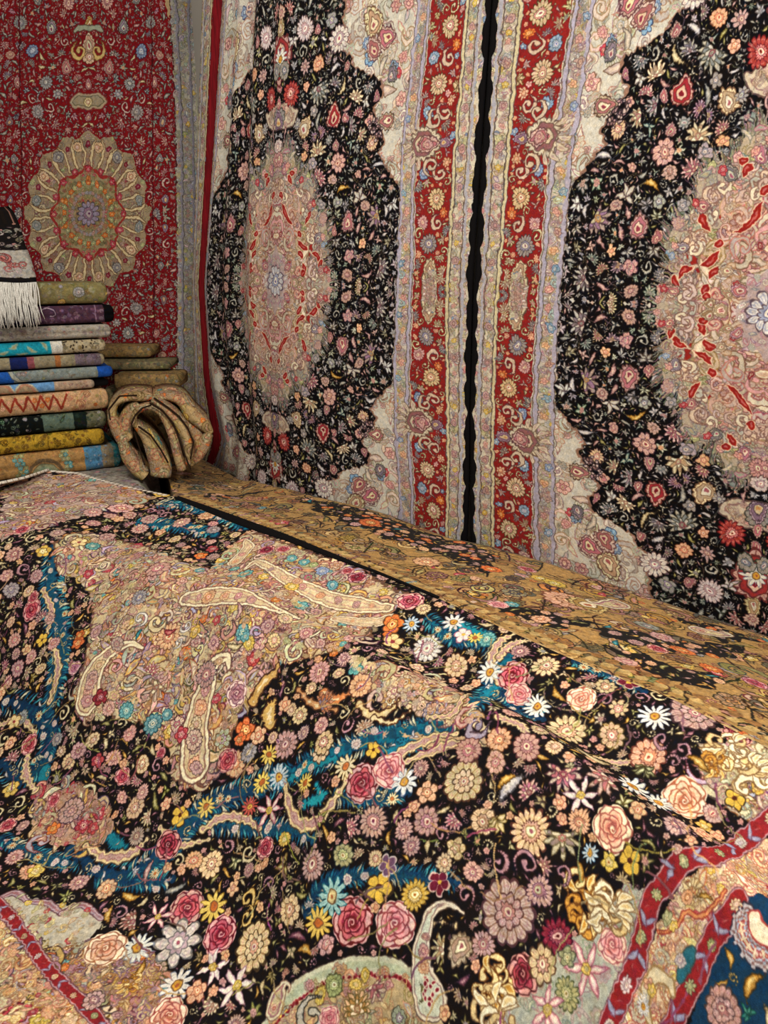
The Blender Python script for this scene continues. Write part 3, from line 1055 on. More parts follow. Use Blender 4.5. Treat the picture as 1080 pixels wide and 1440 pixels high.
    for v0, hh in ((0, .11),):
        el = ((U - (.87 if v0 else cx)) / (.085 if v0 else .035)) ** 2 + ((V - v0) / hh) ** 2 < .8
        scrollwork(cv, el, 34, (.010, .02), ('c8bca0', 'd0c4a8', 'b8a494', 'd4c4b0'), ('6a5448', '7a5a58', '5a5048'), ('pink', 'mauve', 'blue'))
    garden(cv, red, 1800, (.018, .028), [('lotus', 'cream'), ('sprig', 'cream'), ('lotus', 'gray'), ('curl', 'cream'), ('sprig', 'pink'), ('leaf', 'cream')], .6)
    garden(cv, red, 1800, (.012, .020), [('leaf', 'pink'), ('curl', 'pink'), ('leaf', 'cream'), ('blos', 'pink'), ('blos', 'blue'), ('star', 'peach'), ('leaf', 'gray')], .7)
    garden(cv, red, 3000, (.006, .011), [('leaf', 'pink'), ('leaf', 'cream'), ('blos', 'peach')], .8)
    cv.a[U > 1.104] = C3('0e0c0d')
    return cv.mirror_u().mirror_v().handmade(yarn=.045)


# ------------------------------------------------------------------ the red medallion rug
def red_rug_design():
    cv = Canvas(0, .84, 0, 1.35, 620, '7d141a')
    U, V = cv.uvgrid()
    a, b = .376, .43
    rho, phi = np.hypot(U / a, V / b), np.arctan2(V / b, U / a)
    cv.occ[:] = False
    fld = U < .55
    # corner
    cor = cv.poly([(.55, 1.02), (.50, 1.10), (.44, 1.13), (.42, 1.2), (.3, 1.24), (.25, 1.35), (.56, 1.36)], 'b39a70', .014, 2)
    scrollwork(cv, cor, 80, (.014, .03), ('b39a70', 'a8a08a', 'c0a878'), ('7a5a40', '8a5048'), ('pink', 'green'))
    cv.occ |= cor
    lob = 1 + .04 * np.cos(16 * phi)
    med = rho < lob
    cv.a[med] = C3('9d8a6e')
    cv.occ |= med
    scrollwork(cv, med, 160, (.012, .028), ('9d8a6e', 'a89878', '8f8a78', 'b09a7a'), ('6a5444', '7a4a40', '5f5a50'), ('red', 'pink', 'green'))
    for k in range(4):                                    # pale cloud bands standing out from the centre
        for dp in (-.09, .09):
            p = (k + .5) * PI / 8 * 1.0 + dp if k else .18 + dp
            P = [(a * r * math.cos(p + dp * f), b * r * math.sin(p + dp * f)) for r, f in ((.6, 0), (.72, .3), (.84, .2), (.96, -.4))]
            cv.stroke(P, [.009, .010, .012, .006], [(0, '6a4a34'), (.004, 'd2bd92')])
        p = (k + .5) * PI / 8
        draw(cv, a * .86 * math.cos(p), b * .86 * math.sin(p), .034, 'ros', ('gray', 'cream')[k % 2])
        draw(cv, a * .88 * math.cos(p + .2), b * .88 * math.sin(p + .2), .016, 'blos', 'dred')
    w1 = .56 + .045 * np.cos(8 * phi)
    cv.a[rho < w1] = C3('9a8a66')
    cv.a[np.abs(rho - w1) < .02] = C3('93302c')
    scrollwork(cv, rho < w1 - .03, 150, (.009, .018), ('9a8a66', 'a07a5a', '8a8a68', 'b0946a'), ('6a5030', '8a3a2c', '4f5a3c'), ('red', 'orange', 'green', 'mauve'))
    for k in range(5):
        p = k * PI / 8
        draw(cv, a * .57 * math.cos(p), b * .57 * math.sin(p), .022, 'blos', 'red')
    for k in range(9):
        p = k * PI / 16
        draw(cv, a * .4 * math.cos(p), b * .4 * math.sin(p), .017, 'blos', ('orange', 'green')[k % 2])
        draw(cv, a * .27 * math.cos(p + .1), b * .27 * math.sin(p + .1), .013, 'blos', ('mauve', 'gray')[k % 2])
    cv.rosette(0, 0, .075, 12, ('4a4044', '9c90a0', '6a5a6a', '8a6a80', 'b0a0a0', '5a2a4a'), 0, depth=.35)
    # pendants on the axis
    cv.stroke([(-.02, .60), (.06, .605), (.10, .60)], [.045, .045, .018], [(0, '7a3a34'), (.006, 'a8957a'), (.018, '5f5a44'), (.022, '9a8a70')])
    for v, R, kd, key in ((.60, .03, 'ros', 'cream'), (.52, .03, 'palm', 'pink'), (.69, .03, 'palm', 'pink'), (.83, .045, 'ros', 'cream'), (.90, .06, 'palm', 'cream'), (1.0, .035, 'palm', 'gold'), (1.16, .05, 'palm', 'pink'), (1.28, .04, 'palm', 'red')):
        draw(cv, 0, v, R, kd, key, 0)
    cv.stroke([(.0, .975), (.06, .975), (.085, .96)], [.016, .016, .01], [(0, '5a4a40'), (.005, '9aa08a')])
    for sg in (1,):
        cv.curl(.055, .86, .05, 1.2, -1, ('6a4428', 'cdb070'), .26)
    for u, v, R, kd, key in ((.13, .78, .045, 'palm', 'pink'), (.25, .70, .04, 'mum', 'gray'), (.30, .55, .042, 'mum', 'gray'), (.22, .98, .045, 'palm', 'gray'), (.33, .86, .04, 'ros', 'blue'), (.42, .7, .035, 'palm', 'pink'), (.40, 1.0, .04, 'mum', 'gray'),
                             (.46, .84, .03, 'ros', 'pink'), (.12, 1.1, .04, 'mum', 'pink'), (.3, 1.12, .036, 'palm', 'gray'), (.47, .5, .036, 'palm', 'mauve'), (.45, .3, .03, 'palm', 'gray'), (.48, .08, .03, 'palm', 'mauve'), (.18, .64, .03, 'star', 'gray')):
        draw(cv, u, v, R, kd, key)
    ks = [('sprig', 'gray'), ('leaf', 'gray'), ('leaf', 'pink'), ('curl', 'pink'), ('sprig', 'pink'), ('sprig', 'gray'), ('leaf', 'cream'), ('lotus', 'pink'), ('lotus', 'gray')]
    fm = fld & ~med & ~cor
    garden(cv, fm, 1500, (.022, .034), ks, .75)
    garden(cv, fm, 3500, (.012, .02), ks[:7], .55)
    garden(cv, fm, 5000, (.006, .010), [('leaf', 'pink'), ('sprig', 'pink'), ('leaf', 'gray')], .7)
    # side border in red, then the grey outer border
    cv.a[np.abs(U - .405) < .003] = C3('4a1014')
    cv.a[np.abs(U - .55) < .003] = C3('3f2a2a')
    m = band(cv, U, .555, .85, 'b0aa9a')
    scrollwork(cv, m, 1700, (.010, .024), ('b0aa9a', 'bab4a2', 'a8aab0', 'bcb0ac', 'b4ac90'), ('6a6660', '75606a', '62666a', '7d7050'), ('mauve', 'green', 'blue', 'yellow'))
    for x, c in ((.585, '8d8790'), (.66, '85808a'), (.70, 'a8a48c'), (.745, 'a8986a'), (.79, 'b09a5a')):
        cv.a[np.abs(U - x) < .006] = C3(c)
        cv.a[np.abs(U - x - .008) < .002] = C3('55504e')
    return cv.mirror_u().mirror_v().handmade(yarn=.045)


# ------------------------------------------------------------------ the floral rug in front
def front_rug_design():
    L = float(ss[-1])
    cv = Canvas(0, L, -VLEN, 0, 720, '120d0e')
    pm = PixelMap(FG, FU)
    M = lambda pts: [pm(x, y)[:2] for x, y in pts]

    def region(pts, col, jag=.008, occ=None, seed=1):
        q = []
        for i in range(len(pts)):                         # follow the drape between traced corners
            x0, y0 = pts[i]
            x1, y1 = pts[(i + 1) % len(pts)]
            n = max(1, int(math.hypot(x1 - x0, y1 - y0) / 25))
            q += [(x0 + (x1 - x0) * k / n, y0 + (y1 - y0) * k / n) for k in range(n)]
        return cv.poly(M(q), col, jag, seed, occ)

    def stroke(pts, w, layers, serr=None):
        u = [pm(x, y) for x, y in pts]
        d = float(np.mean([q[2] for q in u])) / FPX
        cv.stroke([q[:2] for q in u], np.array(w, float) * d, [(i * d, c) for i, c in layers], serr and (serr[0] * d, serr[1]))

    # blue feathered bands round the medallion
    blues = ([(640, 885), (690, 905), (712, 930), (690, 968), (655, 1000), (600, 1025), (540, 1035), (470, 1058), (410, 1085), (370, 1110)],
             [(10, 985), (45, 1000), (72, 1030), (60, 1075), (30, 1095), (5, 1075)],
             [(100, 1195), (140, 1228), (185, 1232), (230, 1200), (265, 1160), (300, 1130), (345, 1112), (390, 1088)],
             [(78, 770), (70, 830), (86, 900), (78, 960), (70, 1000)],
             [(225, 708), (270, 712), (315, 728), (345, 742)],
             [(810, 925), (850, 945), (905, 972)],
             [(430, 1285), (455, 1245), (520, 1228), (590, 1235), (640, 1240)],
             [(300, 1160), (350, 1165), (400, 1165), (440, 1180)], [(600, 870), (640, 900), (690, 900)], [(470, 1120), (530, 1125), (570, 1115)], [(180, 1240), (240, 1238)], [(0, 1180), (60, 1205), (100, 1215)],
             [(195, 735), (250, 740), (300, 752)], [(690, 960), (730, 1000), (760, 1010)])
    for k, pl in enumerate(blues):
        w = 20 if k in (0, 1, 2, 3) else 13
        c = ('0f6076', '10304e', '123858', '17506a')[k % 4]
        stroke(pl, [w * .5, w, w, w * .6], [(0, '0e2c48'), (3, c), (w * .5, '13465f')], (w * .35, 9 + len(pl) * 3))
    for pl in blues:                                      # feathered rims
        for q in range(len(pl) - 1):
            (x0, y0), (x1, y1) = pl[q], pl[q + 1]
            D = math.hypot(x1 - x0, y1 - y0)
            for k in range(int(D / 4.5)):
                f = k * 4.5 / D
                u, v, d = pm(x0 + (x1 - x0) * f, y0 + (y1 - y0) * f)
                u2, v2, _ = pm(x1, y1)
                a = math.atan2(v2 - v, u2 - u)
                for sg in (-1, 1):
                    o = (15 if pl in blues[:4] else 9) * d / FPX
                    cv.leaf(u - sg * o * math.sin(a), v + sg * o * math.cos(a), rng.uniform(7, 12) * d / FPX, a + sg * rng.uniform(.8, 1.3), .2, .24,
                            pick((('0e2c48', '14506a', '2f8090'), ('0e2840', '0f3a5c', '1f6a80'), ('123048', '1f7f8c', '6ab0ac'), ('2a3a48', 'b8b494', 'ded4b0'))))
    for pl, c in (([(650, 880), (680, 895), (690, 905)], '1a8594'), ([(655, 985), (690, 970), (705, 960)], '1a7a90'), ([(470, 1068), (430, 1080), (395, 1105)], '1d8090'), ([(430, 1130), (450, 1120), (445, 1105)], '1f8a94'),
                  ([(152, 1172), (165, 1185), (175, 1190)], '1c7888'), ([(60, 1095), (65, 1080)], '1c7888'), ([(560, 1045), (600, 1040)], '18708a'), ([(540, 1055), (580, 1050), (610, 1040)], '1a6f86')):
        stroke(pl, [9, 14, 7], [(0, '0e3a50'), (2.5, c)], (5, 9))

    blue = cv.occ.copy()
    cv.occ[:] = False
    # medallion: cream lobes with paisleys
    F1 = [(72, 765), (110, 747), (200, 765), (262, 792), (296, 799), (315, 777), (344, 751), (356, 746), (420, 768), (500, 800), (588, 842), (559, 855), (537, 865), (520, 885), (522, 900), (478, 915), (444, 923), (411, 930), (378, 934), (380, 950),
          (355, 988), (333, 1012), (318, 1060), (296, 1100), (267, 1112), (244, 1097), (237, 1060), (215, 1025), (170, 1012), (141, 1004), (122, 1015), (107, 1010), (102, 975), (118, 930), (125, 890), (130, 850), (115, 815), (80, 805)]
    region([(x, y) for x, y in F1], '6a4a3a', .010)
    med = region([(x + (235 - x) * .025, y + (900 - y) * .025) for x, y in F1], 'c6b28a', .010, False)
    wing = region([(485, 918), (520, 930), (560, 945), (620, 952), (655, 985), (690, 1030), (640, 1022), (570, 995), (530, 985), (500, 955)], 'd6c298', .006, False)
    pink = region([(50, 1107), (100, 1100), (150, 1125), (160, 1160), (140, 1190), (80, 1190), (45, 1180)], 'b8937a', .012, False)
    fold = region([(560, 1030), (680, 1035), (700, 1045), (600, 1052)], 'c0a07a', .008)
    up = region([(0, 690), (60, 668), (110, 668), (180, 686), (215, 700), (150, 715), (100, 730), (50, 745), (0, 760)], 'b59a8a', .012, False)
    right = region([(1040, 1035), (1085, 1030), (1085, 1135), (1040, 1150), (1000, 1110), (985, 1060)], 'c3bda4', .010, False)
    grn = region([(868, 1248), (912, 1250), (915, 1268), (882, 1345), (845, 1440), (838, 1470), (690, 1470), (705, 1420), (740, 1385), (790, 1330), (830, 1296), (845, 1265)], 'a9aa98', .008, False)
    lgr = region([(-10, 1262), (30, 1256), (70, 1270), (118, 1274), (142, 1292), (140, 1306), (112, 1332), (66, 1344), (36, 1320), (-10, 1290)], 'bfb7a2', .006, False)
    for c0 in ([(0, 1262), (20, 1256), (40, 1266)], [(40, 1268), (65, 1270), (86, 1284)], [(86, 1284), (115, 1272), (142, 1292)]):
        stroke(c0, [5, 6, 5], [(0, '5f3a40'), (1.5, 'b8a0a4'), (4, '9a6a70')])
    gold_l = region([(36, 1322), (66, 1346), (112, 1334), (150, 1330), (215, 1345), (235, 1400), (225, 1475), (155, 1475), (90, 1395)], 'bb9a68', .010, False)
    out_l = region([(-20, 1282), (36, 1330), (76, 1378), (112, 1415), (145, 1475), (-20, 1475)], 'd6bc8c', .003, False)
    vivid = ('cfa092', 'c08680', 'ddd0aa', 'a8ae96', 'c8a25c', 'ac9cac', 'd4c298', 'bda880', 'd2b8a0', 'c4946e')
    dkl = ('5a382c', '6a3a3a', '4a3628', '7a4a30', '4f3a40')
    for m, n_ in ((med, 1100), (wing, 80), (pink, 60), (up, 200), (right, 70), (gold_l, 220), (out_l, 220)):
        scrollwork(cv, m, n_, (.022, .046), vivid, dkl, ('pink', 'peach', 'yellow', 'mauve', 'teal', 'red', 'orange'))
    lines, fills = ('8a6248', '9a6a58', '7a5a40', 'a8805a', '8a6a70'), ('c0ab82', 'ccb88e', 'bf9e80', 'c8ac8c', 'b8ab8e', 'd4c29c')
    acc = ('pink', 'peach', 'yellow', 'mauve', 'green', 'teal')
    scrollwork(cv, med, 800, (.008, .019), fills, lines, acc)
    scrollwork(cv, wing, 90, (.009, .018), ('d6c298', 'e0d0a8', 'd8b898'), lines, ('peach', 'pink'))
    scrollwork(cv, pink, 140, (.008, .018), ('b8937a', 'c8a888', 'c09080', 'd0b890'), ('7a4a44', '8a5a4a', '6a4a40'), ('pink', 'red', 'orange', 'mauve'))
    scrollwork(cv, up, 160, (.010, .024), ('b59a8a', 'c4a898', 'a88878', 'c0ac98', 'a09088'), ('6a4a44', '4a3a38', '8a605a'), ('pink', 'yellow', 'mauve'))
    scrollwork(cv, right, 110, (.012, .028), ('c3bda4', 'd4c49a', 'd8c8a8', 'c8a890'), ('8a7048', '8a6a5a', '7a7a68'), ('peach', 'yellow', 'pink'))
    scrollwork(cv, grn, 60, (.012, .026), ('a9aa98', 'b0ae9a'), ('8a7a74', '7a8070', '9a6a70'), ('pink',))
    scrollwork(cv, lgr, 60, (.010, .02), ('bfb7a2', 'd0c4a0', 'd8c890'), ('8a6a50', '9a7a50'), ('red', 'yellow'))
    scrollwork(cv, gold_l, 240, (.009, .022), ('bb9a68', 'c8a878', 'a8889a', 'd0b890', 'b09080', 'c49a50'), ('6a4030', '7a5058', '5a4a60', '8a5a30'), ('peach', 'mauve', 'orange', 'pink'))
    scrollwork(cv, out_l, 220, (.010, .026), ('d6bc8c', 'e0cc98', 'dcb090', 'e4d4a4', 'd8a888'), ('9a5a44', 'a87a40', '8a6a50'), ('peach', 'yellow', 'pink', 'red'))
    # paisleys of the medallion
    PAI = ('7a584a', 'ddcfa8', 'a88068', 'd2c09a', 'b06a70')
    for pl, w in (([(122, 985), (128, 950), (150, 920), (180, 905), (200, 912)], (22, 20, 13, 7, 4)), ([(272, 1075), (275, 1020), (288, 970), (300, 935), (318, 925), (322, 940)], (26, 25, 20, 13, 8, 5)),
                  ([(545, 855), (500, 850), (450, 838), (400, 812), (362, 790), (345, 800)], (10, 15, 16, 13, 8, 5)), ([(330, 790), (348, 770), (345, 760)], (12, 10, 5)), ([(262, 842), (295, 838), (335, 838), (370, 850), (420, 870)], (14, 20, 17, 10, 4)),
                  ([(470, 870), (520, 876), (550, 868)], (7, 11, 6))):
        m = max(w)
        stroke(pl, w, [(0, '6a4a40'), (m * .09, 'e6dab4'), (m * .28, '8f6858'), (m * .36, 'd0ba90'), (m * .62, 'b88a7a'), (m * .7, 'd8c49a')])
        for q in range(len(pl) - 2):
            for f in (0, .5):
                x, y = pl[q][0] + (pl[q + 1][0] - pl[q][0]) * f, pl[q][1] + (pl[q + 1][1] - pl[q][1]) * f
                u, v, d = pm(x, y)
                draw(cv, u, v, w[q] * .5 * d / FPX, 'ros', pick(('mauve', 'pink', 'peach', 'cream')))
    traced(cv, pm, 'ros peach 293 839 14;mum mauve 290 948 20;ros mauve 272 1040 16;ros mauve 275 1080 12;ros pink 128 960 12;ros mauve 165 905 12;blos dred 140 981 14;mum peach 237 895 22;lotus cream 215 973 22 270;lotus pink 215 940 15 90;'
           'ros pink 222 799 20;mum gray 196 840 13;blos yellow 274 888 11;blos red 304 873 9;rose mauve 332 975 19;blos yellow 120 890 8;ros teal 178 999 13;ros teal 215 1018 17;ros teal 235 1005 10;blos red 255 1033 13;'
           'ros pink 152 996 13;pansy cream 111 762 12;ros teal 130 768 11;blos orange 109 905 12;blos orange 112 893 9;rose mauve 104 940 12;ros pink 196 744 14;blos red 124 807 9;ros mauve 135 888 12;'
           'rose dred 374 773 14;rose red 398 772 12;ros teal 410 785 10;ros teal 428 790 9;rose dred 502 812 15;rose red 488 803 11;ros blue 453 803 12;ros teal 467 823 11;ros green 440 795 8;ros yellow 410 825 11;ros peach 418 818 8;'
           'ros orange 545 893 8;blos orange 282 782 10;blos red 298 772 10;ros mauve 300 905 13;leaf cream 330 905 16;ros yellow 350 905 11;ros mauve 375 880 12;ros cream 400 870 13;leaf pink 330 860 18;mum pink 430 890 12;ros mauve 450 905 10;'
           'curl white 196 870 14;curl white 262 880 12;curl white 250 905 10;blos mauve 275 903 10;leaf red 240 885 12;leaf teal 195 893 10;ros teal 330 800 9;ros cream 385 900 12;blos teal 345 895 9')
    # leaves that cross from medallion to field
    for pl, w, c in (([(355, 986), (370, 960), (385, 945), (392, 925)], (9, 12, 8, 3), 'c29a58'), ([(378, 1015), (378, 1000), (385, 985)], (13, 15, 6), 'cda860'), ([(505, 990), (520, 1005), (545, 1000), (560, 985)], (8, 9, 8, 4), 'd8c08a'),
                     ([(525, 1010), (550, 1015), (575, 1000)], (7, 7, 4), 'e2d0a0'), ([(455, 975), (470, 985), (490, 975)], (10, 12, 6), 'd0824c'), ([(420, 970), (440, 990), (470, 1000)], (6, 9, 6), 'c08a5a')):
        stroke(pl, w, [(0, '4a2c1c'), (2.5, c), (max(w) * .62, 'e6cfa0')], (3, 5))
    # S-shaped feather leaves with pale rims along the blue bands
    for pl, w in (([(398, 1100), (412, 1150), (440, 1158), (466, 1130), (486, 1098)], (9, 13, 13, 11, 7)), ([(560, 1075), (600, 1060), (640, 1045), (690, 1050)], (6, 10, 9, 5)), ([(120, 1190), (150, 1205), (185, 1200), (205, 1180)], (8, 13, 12, 6)),
                  ([(285, 1165), (310, 1150), (340, 1150), (365, 1165)], (7, 10, 10, 6)), ([(40, 1060), (35, 1090), (50, 1110)], (8, 11, 7)), ([(700, 925), (720, 905), (745, 900)], (9, 12, 6)), ([(700, 1010), (730, 1020), (745, 1040)], (9, 11, 5)),
                  ([(600, 1010), (640, 1000), (660, 975)], (5, 8, 5)), ([(700, 960), (690, 935), (700, 905), (722, 890)], (6, 10, 11, 6)), ([(640, 1030), (600, 1040), (560, 1062), (545, 1085)], (6, 10, 10, 6)), ([(70, 985), (82, 940), (70, 900)], (7, 10, 6)), ([(60, 830), (72, 860), (66, 890)], (6, 8, 5)), ([(225, 1165), (250, 1190), (290, 1180)], (6, 9, 5)), ([(0, 1020), (25, 1010), (48, 1030)], (7, 9, 6)), ([(835, 1062), (870, 1072), (905, 1066)], (5, 8, 5)), ([(640, 1300), (600, 1300), (592, 1330), (594, 1365)], (4, 7, 9, 12))):
        m = max(w)
        stroke(pl, w, [(0, '4a3a30'), (m * .16, 'dfc894'), (m * .45, '9a6a68'), (m * .55, 'c4a094'), (m * .78, 'a87878')], (m * .3, 8))
    # border stripes
    def stripe(cl, w, out_col=None):
        n = len(cl)
        stroke(cl, [w / 2 + 3] * n, [(0, '5f3038'), (1.2, 'c0a0a0'), (3, '8c2226')])
        pts = np.array([pm(x, y) for x, y in cl])
        Lc = np.r_[0, np.cumsum(np.hypot(*np.diff(pts[:, :2], axis=0).T))]
        d = pts[:, 2].mean() / FPX
        k, t = 0, .03
        while t < Lc[-1]:
            u, v = np.interp(t, Lc, pts[:, 0]), np.interp(t, Lc, pts[:, 1])
            u2, v2 = np.interp(t + .02, Lc, pts[:, 0]), np.interp(t + .02, Lc, pts[:, 1])
            a = math.atan2(v2 - v, u2 - u)
            for sg in (-1, 1):
                if k % 2 == 0:
                    for o_ in (-1, 1):
                        cu, cv_ = u + sg * .034 * math.cos(a) - o_ * w * .2 * d * math.sin(a), v + sg * .034 * math.sin(a) + o_ * w * .2 * d * math.cos(a)
                        cv.leaf(cu, cv_, w * .52 * d, a + sg * o_ * .75, 0, .34, ('6a3040', '8f8ca6', 'a6a4b6'))
                else:
                    cv.leaf(u + sg * .035 * math.cos(a), v + sg * .035 * math.sin(a), w * .3 * d, a + .6 * sg, .3, .16, ('8c2226', 'b8605a', 'd09a88'))
            draw(cv, u, v, w * .36 * d, 'star' if k % 2 else 'ros', pick(('cream', 'green', 'white')))
            t += .088
            k += 1
    cream_r = region([(872, 1445), (890, 1395), (912, 1335), (950, 1252), (985, 1225), (1040, 1203), (1085, 1180), (1085, 1262), (1052, 1258), (1015, 1292), (975, 1330), (955, 1380), (925, 1470), (865, 1470)], 'd9c69c', .003, False)
    navy = region([(960, 1470), (996, 1362), (1022, 1295), (1056, 1260), (1090, 1262), (1090, 1470)], '123450', .003, False)
    scrollwork(cv, cream_r, 260, (.010, .024), ('d9c69c', 'e8dcb4', 'e0b898', 'd0bfa8', 'e6d28a'), ('a04a38', '9a6a48', '8a6a6a'), ('peach', 'red', 'yellow', 'pink'))
    S1 = [(853, 1475), (856, 1440), (893, 1348), (913, 1270), (934, 1243), (953, 1215), (980, 1205), (1006, 1201), (1040, 1186), (1085, 1150)]
    S2 = [(930, 1475), (944, 1440), (980, 1365), (1002, 1315), (1022, 1290), (1038, 1266)]
    S3 = [(-15, 1262), (0, 1274), (37, 1321), (74, 1370), (111, 1407), (141, 1440), (165, 1475)]
    stripe(S1, 27)
    stripe(S2, 28)
    stripe(S3, 15)
    for pl in ([(925, 1310), (950, 1305), (962, 1285), (985, 1290), (1005, 1270), (1018, 1250)],):
        stroke(pl, [3, 4, 4, 4, 4, 3], [(0, '8a3028'), (1.6, 'd08a58')])
    stroke([(915, 1440), (908, 1400), (920, 1370), (940, 1380), (945, 1400)], [6, 10, 12, 10, 5], [(0, '9a7a50'), (3, 'd8c9a4')])
    stroke([(955, 1375), (965, 1350), (975, 1340)], [8, 11, 6], [(0, '3a4a48'), (2, '2a6470')])
    traced(cv, pm, 'acan cream 972 1255 22;ros peach 965 1262 12;blos peach 910 1385 10;daisy white 905 1412 12;blos yellow 915 1392 9;ros white 955 1350 10;ros pink 950 1195 9;blos yellow 948 1305 8;blos green 936 1290 9;leaf gold 990 1265 16')
    # the blue outer border in the corner
    stroke([(1050, 1285), (1040, 1305), (1052, 1335), (1085, 1350)], [15, 20, 20, 18], [(0, '2a2430'), (2, 'b8b0b0'), (6, '7a5a58'), (9, 'a8b4c0'), (12, '9a3a38'), (14, 'e2cfae')], (4, 8))
    stroke([(1062, 1292), (1068, 1310), (1090, 1325)], [12, 16, 14], [(0, '9a3a38'), (3, 'e6d8b8')])
    traced(cv, pm, 'leaf gold 1022 1345 14;leaf gold 1062 1390 24 80;leaf gold 1012 1378 13;big mauve 1016 1420 30;leaf cream 1075 1430 16;leaf peach 1000 1400 8;curl gold 1030 1375 10;sprig teal 1045 1420 14'.replace('leaf peach', 'leaf pink'))
    # big arch at the bottom
    arch = [(372, 1450), (395, 1418), (430, 1385), (480, 1362), (520, 1358), (560, 1366), (590, 1388), (610, 1415)]
    pol = region(arch + [(640, 1475), (360, 1475)], 'b9a37a', .003, False)
    stroke(arch, [13] * 8, [(0, '5a4a40'), (1.5, 'c6c6a8'), (8, 'b0b898')])
    stroke([(x, y + 13) for x, y in arch], [4] * 8, [(0, 'd8b8a0'), (1.2, '96303a')])
    scrollwork(cv, pol, 160, (.010, .022), ('b9a37a', 'c8b488', 'a8a890', 'd0a878'), ('6a5038', '8a5a48'), ('orange', 'yellow', 'pink', 'green', 'blue'))
    a0 = [pm(x, y + 13) for x, y in arch]
    for k in range(40):
        t = k / 39 * 7
        i = min(6, int(t))
        u = a0[i][0] + (a0[i + 1][0] - a0[i][0]) * (t - i)
        v = a0[i][1] + (a0[i + 1][1] - a0[i][1]) * (t - i)
        cv.rosette(u, v, .0035, 5, ('6a1820',) * 6)
    stroke([(652, 1284), (632, 1272), (612, 1278), (600, 1300), (592, 1335), (594, 1375), (606, 1405)], [3, 5, 8, 11, 14, 20, 27], [(0, '4a3a34'), (1.5, 'ded2b8'), (5, '8a6a64'), (6.5, 'c8ccb4')])
    traced(cv, pm, 'ros mauve 596 1318 7;ros pink 594 1338 9;ros peach 595 1358 11;leaf green 590 1395 12;blos peach 625 1425 10;lotus pink 530 1395 20;ros yellow 512 1372 9;ros green 470 1385 16;ros yellow 450 1400 12;curl gray 440 1430 26;rose pink 462 1432 16;lotus gold 500 1410 24;ros gray 560 1430 14;ros yellow 500 1385 10'.replace('leaf green', 'leaf olive'))
    u, v, d = pm(604, 1392)
    cv.dots(u, v, .024, 14, ('e0d4b8', '8a2434', '7a1a28'))
